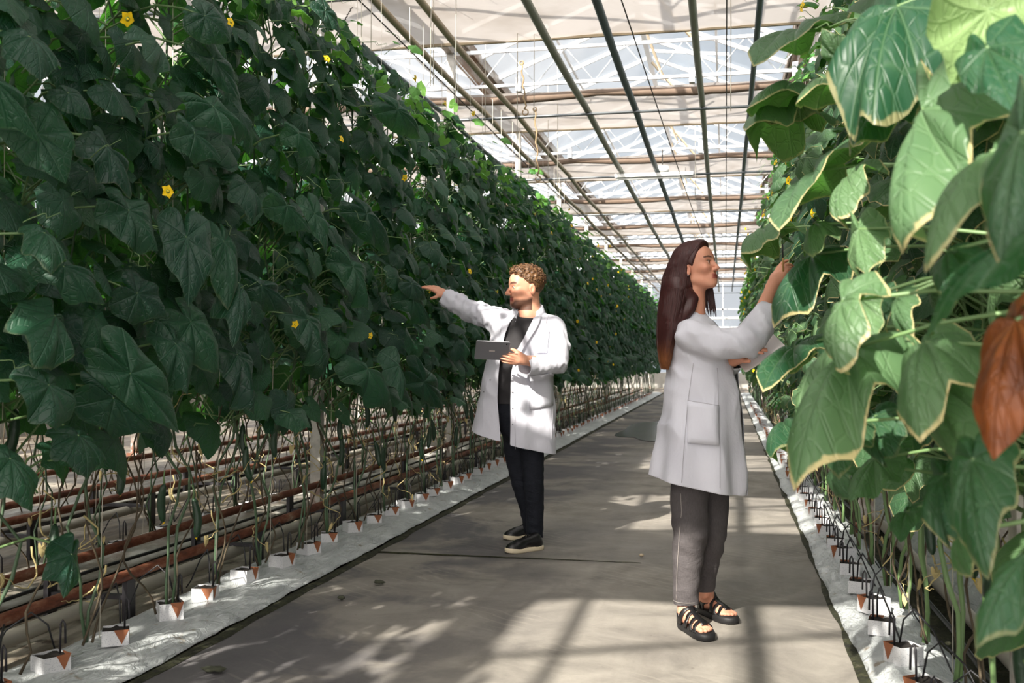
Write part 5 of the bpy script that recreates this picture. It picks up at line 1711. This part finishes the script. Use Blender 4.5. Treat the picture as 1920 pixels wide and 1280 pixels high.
# ------------------------------------------------------------------ the woman
def build_woman():
    per = Person(1320, 1172, 0); L = per.L
    S = lambda py, x0, x1, b, v=0.0: (L(0.5*(x0+x1), py, v)[2], L(.5*(x0+x1), py, v)[0], v, (x1 - x0) / 2 * per.d / FPX, b)
    hs = .93; HC = L(1305, 502, -.02); ang = math.radians(37)
    HR = frame3((math.cos(ang), -math.sin(ang), .23), (0, 0, 1))
    shR = L(1293, 626, -.125); elR = L(1405, 638, -.17); wrR = L(1451, 532, -.10)
    shL = L(1322, 625, .12); elL = L(1350, 690, .10); wrL = L(1380, 672, -.10)
    handR, cR, tR, fR = hand_prims(wrR, L(1474, 495, -.08) - wrR, (-.75, -.55, .25), True, [(.25, .30, .2), (.55, .5, .3), (.8, .8, .4), (.9, .9, .5)], .95, .10, (.046, .062, -.022, .046, .088, -.036))
    handL, cL, tL, fL = hand_prims(wrL, (.62, -.55, .34), (.0, -.45, .8), False, [(.1, .3, .2), (.1, .35, .2), (.15, .35, .2), (.2, .4, .2)], .90, .14)
    legN = [(L(1300, 860, -.05), .085), (L(1292, 930, -.06), .084), (L(1294, 1000, -.07), .077), (L(1288, 1065, -.06), .062), (L(1286, 1140, -.06), .053)]
    legF = [(L(1330, 860, .06), .080), (L(1336, 930, .06), .076), (L(1337, 1000, .03), .062), (L(1325, 1060, .07), .052), (L(1318, 1110, .10), .046)]
    tsecs = [S(880, 1262, 1365, .115), S(830, 1258, 1362, .125), S(760, 1270, 1352, .115), S(720, 1275, 1350, .115), S(660, 1268, 1356, .135), S(625, 1264, 1340, .145), S(606, 1268, 1330, .125), S(595, 1275, 1325, .085), S(580, 1284, 1318, .045)]
    def torso(P_, g=0.0): return loft(P_, [(a, b_, c, d + g, e + g) for a, b_, c, d, e in tsecs])
    neck0 = L(1299, 596, 0); neck1 = L(1301, 545, -.01)
    def core(P_):
        d = torso(P_, -.02)
        d = smin(d, chain(P_, [(shR, .046), (elR, .036), (wrR, .026)]), .04)
        d = smin(d, chain(P_, [(shL, .046), (elL, .040), (wrL, .027)]), .04)
        for lg in (legN, legF): d = smin(d, chain(P_, [(p, r * .72) for p, r in lg]), .03)
        return d
    def head(P_):
        d, _ = head_sdf(P_, HC, HR, hs, False)
        d = smin(d, cap(P_, neck0, neck1, .056, .050), .02)
        d = smin(d, torso(P_, -.012), .02)
        return np.maximum(d, neck0[2] - .07 - P_[:, 2])
    def arm_block(hf, el, wrp, t, r):
        ax = unit(el - wrp); ln = np.linalg.norm(el - wrp)
        def f(P_):
            d = smin(hf(P_), chain(P_, [(wrp, .026), (wrp + ax * ln * .55, .035), (el, .037)]), .014)
            return np.maximum(d, (P_ - wrp) @ ax - t)
        return f
    ankN = per.G(1284, 1172, .075); ankF = per.G(1317, 1145, .075)
    hN, tN = per.G(1279, 1176), per.G(1331, 1203); hF, tF = per.G(1316, 1148), per.G(1374, 1170)
    feet = []
    for hl, te, lg in ((hN, tN, legN), (hF, tF, legF)):
        f_ = unit(te - hl); Lf = min(.262, max(.235, float(np.linalg.norm(te - hl)))); R = frame3(f_, (0, 0, 1)); o = hl + A(0, 0, .030)
        sd = 1 if lg is legF else -1
        def foot(P_, o=o, R=R, Lf=Lf, lg=lg, sd=sd):
            q = (P_ - o) @ R
            d = ell(q, (0, .035, .026), (.027, .034, .030))
            d = smin(d, cap(q, (0, .05, .040), (0, .15, .018), .030, .022), .03)
            d = smin(d, ell(q, (0, .165, .014), (.040, .045, .016)), .025)
            for i, (tx, tl_) in enumerate(((-.024, .0), (-.007, .006), (.007, 0), (.019, -.008), (.030, -.020))):
                r = .0115 if i == 0 else .0085
                d = smin(d, cap(q, (tx * sd, .175, .012), (tx * sd * 1.05, .218 + tl_, .010), r, r * .95), .006)
            an = o + R @ A(0, .045, .05)
            d = smin(d, chain(P_, [(an, .034), (lg[-1][0] + A(0, 0, .02), .038), (lg[-2][0], .045)]), .03)
            return np.maximum(d, P_[:, 2] - .22)
        feet.append((foot, box_of([o + R @ A(0, -.01, 0), o + R @ A(0, .24, .0), o + A(0, 0, .2), lg[-1][0]], .06), .0036))
    fines = [(head, (HC - A(.15, .15, .25), HC + A(.15, .15, .14)), .0030),
             (arm_block(handR, elR, wrR, .21, 0), box_of([wrR + unit(elR - wrR) * .21, wrR] + tR, .045), .0028),
             (arm_block(handL, elL, wrL, .06, 0), box_of([wrL + unit(elL - wrL) * .07, wrL] + tL, .04), .0028)] + feet
    lo, hi = box_of([shR, elR, wrR, shL, elL, wrL, legN[-1][0], legF[-1][0], neck0], .14)
    knuck = [p[1][0] for p in fR + fL] + [p[-1][0] for p in fR + fL]
    def paint(V, c):
        for k in knuck: c[:, 2] = np.maximum(c[:, 2], np.clip(1.3 - np.linalg.norm(V - k, axis=1) / .012, 0, 1) * .8)
        head_paint(V, HC, HR, hs, False, c)
    me = body_mesh('person', core, (lo, hi), fines, MAT['skin_woman'], paint)
    body = link('person', me); body.location = per.O; body.rotation_euler = (0, 0, YAW)
    tag(body, 'woman with long straight brown hair, white lab coat and sandals, reaching into the right plants', 'person')
    eyes(body, HC, HR, hs, (.0, 1, .05))
    # earring
    q = HC + HR @ (A(.083, -.008, -.040) * hs)
    b = MB(); b.grid(lambda u, v: tuple(q + .004 * A(math.cos(2*PI*u)*math.sin(PI*v), math.sin(2*PI*u)*math.sin(PI*v), math.cos(PI*v))), 10, 6, closed_u=True)
    b.build('earring', MAT['metal_snap'], body)
    FSP = [(690, 1246, .014, .066), (672, 1247, .026, .085), (640, 1248, .036, .098), (600, 1254, .048, .105), (565, 1264, .066, .098), (520, 1272, .072, .080), (495, 1280, .06, .06)]
    FS = [(L(0, y)[2], L(x, y)[0], -.02, a, b_) for y, x, a, b_ in FSP]
    # hair
    def hairf(P_):
        p = (P_ - HC) @ HR / hs; q = p.copy(); q[:, 0] = np.abs(q[:, 0])
        d = ell(q, (0, -.016, .036), (.081, .104, .095))
        d = smin(d, ell(q, (0, .040, .085), (.056, .045, .040)), .02)
        line = (p[:, 1] - .052) * 1.0 - (p[:, 2] - .055) * .62        # hairline sweeps back to the ear
        d = smax(d, line, .012)
        d = smax(d, -ell(q, (.080, -.002, -.014), (.026, .020, .030)), .006)
        fall = loft(P_, FS)
        fall = smax(fall, -ell(P_, HC + HR @ (A(.085, .012, -.03) * hs), (.034, .05, .042)), .01)
        fall = smin(fall, chain(P_, [(L(1270, 535, -.055), .034), (L(1298, 560, -.060), .028), (L(1294, 578, -.070), .025), (L(1264, 612, -.075), .032)]), .03)
        return smin(d * hs, fall, .03)
    hm = sdf_mesh('hair', hairf, *box_of([HC + A(.1, 0, .1), HC - A(.1, 0, 0), L(1247, 692, 0)], .12), .0042, MAT['hair_brown'], 2)
    hair = link('hair', hm, body)
    rg = random.Random(9); b = MB(); strands = []
    for i in range(1100):
        sgn = -1 if rg.random() < .25 else 1        # +x of the head is its near side
        ph = rg.uniform(.0, 1.0)                    # 0 temple .. 1 back
        # root on the parting, then over the skull, then falling
        root = A(0, .075 - .13 * ph, .118 - .03 * max(0, ph - .5))
        aE = math.radians(38 - 125 * ph) if True else 0
        side = A(sgn * .085 * math.cos(aE * .55) , -.016 + .100 * math.sin(aE) , .004 + rg.uniform(-.01, .01))
        if ph < .30: side = A(sgn * (.080), -.012 - .02 * rg.random(), .020)
        pts = []
        for t in np.linspace(0, 1, 8):
            m = root * (1 - t) + side * t
            c0 = A(0, -.016, .036); v = m - c0; v = v / np.sqrt(((v / A(.084, .107, .098)) ** 2).sum()) * (1.0 + .012 * rg.random())
            pts.append(HC + HR @ ((c0 + v) * hs))
        be = math.radians(15 + 150 * ph + rg.uniform(-8, 8)) * (-1 if sgn > 0 else 1)
        z1 = L(0, 690 - rg.uniform(-3, 16))[2]; fs = np.array(FS)[::-1]; o_ = np.argsort(fs[:, 0]); fs = fs[o_]
        sc_ = rg.uniform(.97, 1.05)
        for z in np.linspace(L(0, 555)[2], z1, 9):
            g = [np.interp(z, fs[:, 0], fs[:, k]) for k in range(1, 5)]
            pts.append(A(g[0] + g[2] * math.cos(be) * sc_, g[1] + g[3] * math.sin(be) * sc_, z))
        pts = [pts[0]] + [(pts[j-1] + 2 * pts[j] + pts[j+1]) / 4 for j in range(1, len(pts) - 1)] + [pts[-1]]
        strands.append(pts)
    SQ = np.array(strands); n_, m_ = SQ.shape[:2]
    SQ = push_out(hairf, SQ.reshape(-1, 3), .0012).reshape(n_, m_, 3)
    SQ[:, 1:-1] = (SQ[:, :-2] + 2 * SQ[:, 1:-1] + SQ[:, 2:]) / 4
    SQ = push_out(hairf, SQ.reshape(-1, 3), .0010).reshape(n_, m_, 3)
    for pts in SQ: b.tube([tuple(q) for q in pts], [.0018] * 13 + [.0017, .0015, .0011, .0005], 4)
    for i in range(70):       # strands on the far side hanging in front of the shoulder
        x0 = rg.uniform(1322, 1338); pts = []
        pe = 592 + rg.uniform(-22, 4)
        for py in np.linspace(470, pe, 9):
            k = (py - 470) / 115
            pts.append(L(x0 - 12 + 16 * k + 1.2 * math.sin(k * 4 + i), py, .07 - .04 * k))
        b.tube([tuple(q) for q in pts], [.0022] * 7 + [.0014, .0005], 4)
    b.build('hair_strands', MAT['hair_brown'], hair)
    # black top
    me = sdf_mesh('top', lambda P_: torso(P_, .006), lo, hi, .008, MAT['tee_black'], 2)
    bisect(me, [(L(1320, 590, -.03), (.45, 0, .9)), (L(1320, 830, 0), (0, 0, -1))])
    cloth(link('top', me, body), .004)
    # trousers
    def trous(P_):
        d = crease(P_, .005, 34, A(.5, 0, 1), 2.0) + ell(P_, L(1314, 850, 0), (.150, .15, .14))
        for lg in (legN, legF): d = smin(d, chain(P_, lg), .018)
        z = P_[:, 2]
        return d + wr(P_ * A(1, 1, 1.3), .0038, 21, 5) * (.4 + np.exp(-((z - .40) / .10) ** 2) + .6 * np.exp(-((z - .12) / .06) ** 2))
    me = sdf_mesh('jeans', trous, *box_of([p for p, r in legN + legF], .18), .007, MAT['grey_denim'], 2)
    bisect(me, [(L(1288, 1131, -.06), (.05, 0, -1))])
    bm = bmesh.new(); bm.from_mesh(me)
    zc = L(1318, 1106, .1)[2]
    dead = [f for f in bm.faces if f.calc_center_median().z < zc and f.calc_center_median().y > .02]
    bmesh.ops.delete(bm, geom=dead, context='FACES')
    for v in bm.verts:
        if v.co.y > .02 and abs(v.co.z - zc) < .012 and any(len(e.link_faces) == 1 for e in v.link_edges): v.co.z = zc
    bm.to_mesh(me); bm.free()
    jeans = cloth(link('jeans', me, body), .004)
    st = [per.proj(trous, x, y, .001) for x, y in ((1276, 925), (1278, 960), (1273, 1010), (1270, 1060), (1268, 1126))]
    tube_obj('side_seam', resample(st, 20), .0016, MAT['denim_stitch'], jeans)
    b = MB()
    hb = L(1286, 1127, -.06)
    b.tube([tuple(hb + A(.0535 * math.cos(a), .0535 * math.sin(a), .004)) for a in np.linspace(0, 2*PI, 30)], .0014, 5)
    b.build('hem_stitch', MAT['denim_stitch'], jeans)
    # lab coat
    csecs = [S(950, 1220, 1392, .215), S(905, 1220, 1396, .21), S(850, 1228, 1396, .20), S(800, 1238, 1394, .185), S(760, 1245, 1392, .172), S(700, 1253, 1386, .158), S(650, 1252, 1374, .155), S(628, 1252, 1358, .155), S(610, 1256, 1344, .142), S(598, 1264, 1334, .112), S(588, 1272, 1326, .080), S(578, 1274, 1322, .064)]
    slR = [(shR + A(.0, 0, .0), .064), (L(1350, 646, -.165), .070), (L(1404, 640, -.17), .068), (L(1436, 596, -.145), .068), (L(1462, 556, -.12), .066)]
    slL = [(shL, .07), (elL, .060), (L(1368, 682, .0), .052), (L(1382, 671, -.10), .047)]
    cuR = L(1446, 580, -.135); axR = unit(L(1462, 556, -.12) - L(1436, 596, -.145)); cuL = L(1377, 674, -.075); axL = unit(L(1382, 671, -.10) - L(1368, 682, .0))
    def coatf(P_):
        z = P_[:, 2]; th = np.arctan2(P_[:, 1], P_[:, 0])
        d = loft(P_, csecs)
        d = d + .012 * np.sin(th * 7 + 1.1 + z * 1.5) * np.clip((1.15 - z) / .5, 0, 1)
        a = chain(P_, slR) + wr(P_, .0065, 26, 8) * (.6 + 1.0 * np.exp(-np.linalg.norm(P_ - elR, axis=1) / .09))
        a = a + crease(P_, .016, 48, A(.35, .1, 1), 1.0, .8) * np.exp(-(np.linalg.norm(P_ - shR - A(.1, 0, 0), axis=1) / .17) ** 2)
        a = a + crease(P_, .026, 44, A(1, 0, .7), 2.3, .6) * np.exp(-(np.linalg.norm(P_ - elR - A(0, 0, .02), axis=1) / .11) ** 2)
        arm = shR - A(.02, 0, .10)
        d = d + crease(P_, .020, 42, A(.75, 0, .65), 4.4, .7) * np.exp(-(np.linalg.norm(P_ - arm, axis=1) / .17) ** 2)
        d = d + crease(P_, .014, 24, A(1, .35, .10), 2.0, .5) * np.clip((1.2 - z) / .3, 0, 1)
        a = smax(a, (P_ - cuR) @ axR, .004)
        d = smin(d, a, .04)
        return d + wr(P_ * A(1, 1, .5), .0035, 17, 7)
    clo, chi = box_of([shR, elR, L(1460, 555, -.12), shL, elL, L(1306, 945, 0), L(1300, 580, 0)], .25)
    clo[2] = L(1306, 945, 0)[2] - .01
    me = sdf_mesh('lab_coat', coatf, clo, chi, .0085, MAT['coat_cloth'], 1)
    hemn = unit(np.cross(L(1383, 928, -.1) - L(1222, 896, -.1), A(0, 1, .03)))
    if hemn[2] > 0: hemn = -hemn
    cut_caps(me, [(cuR, axR, .09), (A(csecs[-1][1], 0, csecs[-1][0]), A(0, 0, 1), .11)])
    bisect(me, [(L(1302, 912, -.10), hemn)])
    zt = L(0, 590, 0)[2]
    # front opening towards +u
    oz = [L(0, y)[2] for y in (950, 850, 760, 700, 668, 595)]
    o0 = [-.10, -.10, -.105, -.112, -.07, -.03]; o1 = [-.09, -.07, -.05, -.04, .0, .03]
    cz = sorted((s_[0], s_[1]) for s_ in csecs); czx = [q[0] for q in cz]; czy = [q[1] for q in cz]
    def inside(c):
        return c.x > np.interp(c.z, czx, czy) + .02 and np.interp(c.z, oz, o0) < c.y < np.interp(c.z, oz, o1) and c.z < zt + .02
    def snap(c):
        if c.x < np.interp(c.z, czx, czy) + .02: return None
        a, b_ = np.interp(c.z, oz, o0), np.interp(c.z, oz, o1)
        if abs(c.y - a) < .012 and abs(c.y - a) <= abs(c.y - b_): return Vector((c.x, a, c.z))
        if abs(c.y - b_) < .012: return Vector((c.x, b_, c.z))
    open_front(me, inside, snap, .0085)
    coat = cloth(link('lab_coat', me, body), .003)
    slf = lambda P_: smax(chain(P_, slL) + wr(P_, .004, 40, 3), (P_ - cuL) @ axL, .004)
    me = sdf_mesh('sleeve', slf, *box_of([q[0] for q in slL], .10), .007, MAT['coat_cloth'], 2)
    cut_caps(me, [(cuL, axL, .07)]); cloth(link('sleeve', me, coat), .003)
    pr = lambda x, y, off=.004: per.proj(coatf, x, y, off)
    b = MB(); strip(b, patch_on(per, coatf, [(1289, 750), (1289, 830)], [(1348, 760), (1348, 835)], 8, 7, .006)); cloth(b.build('pocket', MAT['coat_cloth'], coat), .003)
    tube_obj('pocket_seam', [pr(1289 + 59 * t, 750 + 10 * t, .009) for t in np.linspace(0, 1, 9)], .0015, MAT['seam'], coat)
    tube_obj('seam', [pr(x, y, .002) for x, y in resample([(1300, 680), (1290, 750), (1283, 830), (1278, 905)], 16)], .0013, MAT['seam'], coat)
    tube_obj('seam', [pr(x, y, .002) for x, y in resample([(1345, 690), (1347, 760), (1350, 840), (1350, 915)], 16)], .0013, MAT['seam'], coat)
    tube_obj('shoulder_seam', [pr(x, y, .0025) for x, y in resample([(1268, 578 + 22), (1262, 620), (1263, 650)], 8)], .0015, MAT['seam'], coat)
    # collar on the far side + band round the neck
    b = MB(); c0 = L(1298, 588, 0); rows = []
    for k in range(23):
        a2 = math.radians(40 + 280 * k / 22); t = abs(k - 11) / 11
        cx, cy = math.cos(a2), math.sin(a2)
        zt_ = .018 - .050 * t ** 2
        rows.append([c0 + A(cx * .060, cy * .058, zt_ - .02), c0 + A(cx * .064, cy * .062, zt_ + .010), c0 + A(cx * .070, cy * .068, zt_ + .006), c0 + A(cx * .092, cy * .088, zt_ - .036 - .01 * t)])
    strip(b, rows); cloth(b.build('collar', MAT['coat_cloth'], coat), .003)
    # sandals
    for (hl, te, sd), ft in zip(((hN, tN, -1), (hF, tF, 1)), feet): sandal(body, hl, te, sd, ft[0])
    # tablet and pencil
    tablet(per, L(1395, 645, .06), L(1468, 598, .04), L(1440, 664, -.12), L(1365, 711, -.10), 'tablet_white', 'thin white tablet held low by the woman against her coat front', False)
    p0, p1 = L(1468, 488, -.105), L(1467, 458, -.09)
    dd = p1 - p0; p0 = p0 - dd * .7
    O = per.O + per.U * p0[0] + per.V * p0[1] + Vector((0, 0, p0[2]))
    e = empty('pencil', O, YAW, 'short dark pencil standing up from the raised hand of the woman', 'pencil')
    d = p1 - p0
    tube_obj('barrel', [d * .5, d], .0035, MAT['pencil_black'], e, 6); tube_obj('wood', [A(0, 0, 0), d * .5], .0035, MAT['pencil_wood'], e, 6)
    return body

def sandal(body, heel, toe, sd, foot):
    f = unit(toe - heel); Lh = min(.285, max(.262, float(np.linalg.norm(toe - heel)) + .01)); R = frame3(f, (0, 0, 1)); k = Lh / .27
    g = lambda x, y, z: heel + R @ A(x * sd, y * k - .012, z)
    outl = [(0, 0), (.022, .004), (.032, .03), (.033, .08), (.040, .14), (.048, .19), (.044, .23), (.026, .262), (0, .272), (-.026, .268), (-.042, .24), (-.045, .20), (-.038, .14), (-.032, .08), (-.031, .03), (-.02, .004)]
    b = MB(); N = len(outl); v = []
    for sc, z in ((.95, 0.001), (1.0, .006), (1.02, .026), (.97, .032)):
        for x, y in outl: v.append(tuple(g(x * sc, .135 + (y - .135) * sc, z)))
    b.add(v, [(j*N+i, j*N+(i+1)%N, (j+1)*N+(i+1)%N, (j+1)*N+i) for j in range(3) for i in range(N)] + [tuple(range(N))[::-1], tuple(range(3*N, 4*N))])
    s = b.build('sandal', MAT['sole_black'], body)
    def band(pts, w, n=14):
        """strap bent over the foot from one sole edge to the other"""
        Q = resample([g(*p) for p in pts], n); rows = []
        dirf = R @ A(0, 1, 0)
        for q in Q: rows.append([q - dirf * w, q - dirf * w * .4 + A(0, 0, .003), q + dirf * w * .4 + A(0, 0, .003), q + dirf * w])
        Z = push_out(foot, np.array(rows).reshape(-1, 3), .0035).reshape(len(rows), 4, 3)
        bb = MB(); strip(bb, Z); o = bb.build('strap', MAT['leather_black'], s)
        m = o.modifiers.new('t', 'SOLIDIFY'); m.thickness = .003; m.offset = 1
    band([(-.037, .065, .028), (-.037, .072, .055), (-.022, .085, .090), (0, .092, .100), (.022, .085, .088), (.036, .070, .055), (.036, .062, .028)], .011)
    band([(-.042, .125, .028), (-.038, .122, .052), (-.012, .115, .086), (.016, .122, .075), (.036, .136, .048), (.043, .142, .028)], .010)
    band([(-.047, .180, .028), (-.040, .172, .046), (-.010, .158, .062), (.020, .162, .056), (.042, .172, .040), (.047, .178, .028)], .010)
    band([(-.046, .215, .028), (-.036, .205, .042), (-.004, .182, .054), (.024, .196, .044), (.044, .215, .030)], .008)
    # middle strap and heel counter
    rows = []
    for y, z, w in ((.085, .102, .010), (.11, .092, .010), (.14, .076, .010), (.17, .064, .009), (.195, .056, .009), (.215, .048, .012)):
        rows.append(list(push_out(foot, [g(q, y, z) for q in (-w, -w * .5, 0, w * .5, w)], .0055)))
    bb = MB(); strip(bb, rows); o = bb.build('strap', MAT['leather_black'], s); m = o.modifiers.new('t', 'SOLIDIFY'); m.thickness = .003
    rows = []
    for a in np.linspace(-.62 * PI, .62 * PI, 15):
        x, y = .036 * math.sin(a), .042 - .040 * math.cos(a)
        rows.append(list(push_out(foot, [g(x, y, .030), g(x * 1.02, y, .050), g(x * .95, y + .003, .074)], .003)))
    bb = MB(); strip(bb, rows); o = bb.build('heel_strap', MAT['leather_black'], s); m = o.modifiers.new('t', 'SOLIDIFY'); m.thickness = .003

def build_people():
    build_man(); build_woman()
make_materials()
build_env()
build_light()
build_plants()
if 'build_people' in globals(): build_people()
setup_camera()
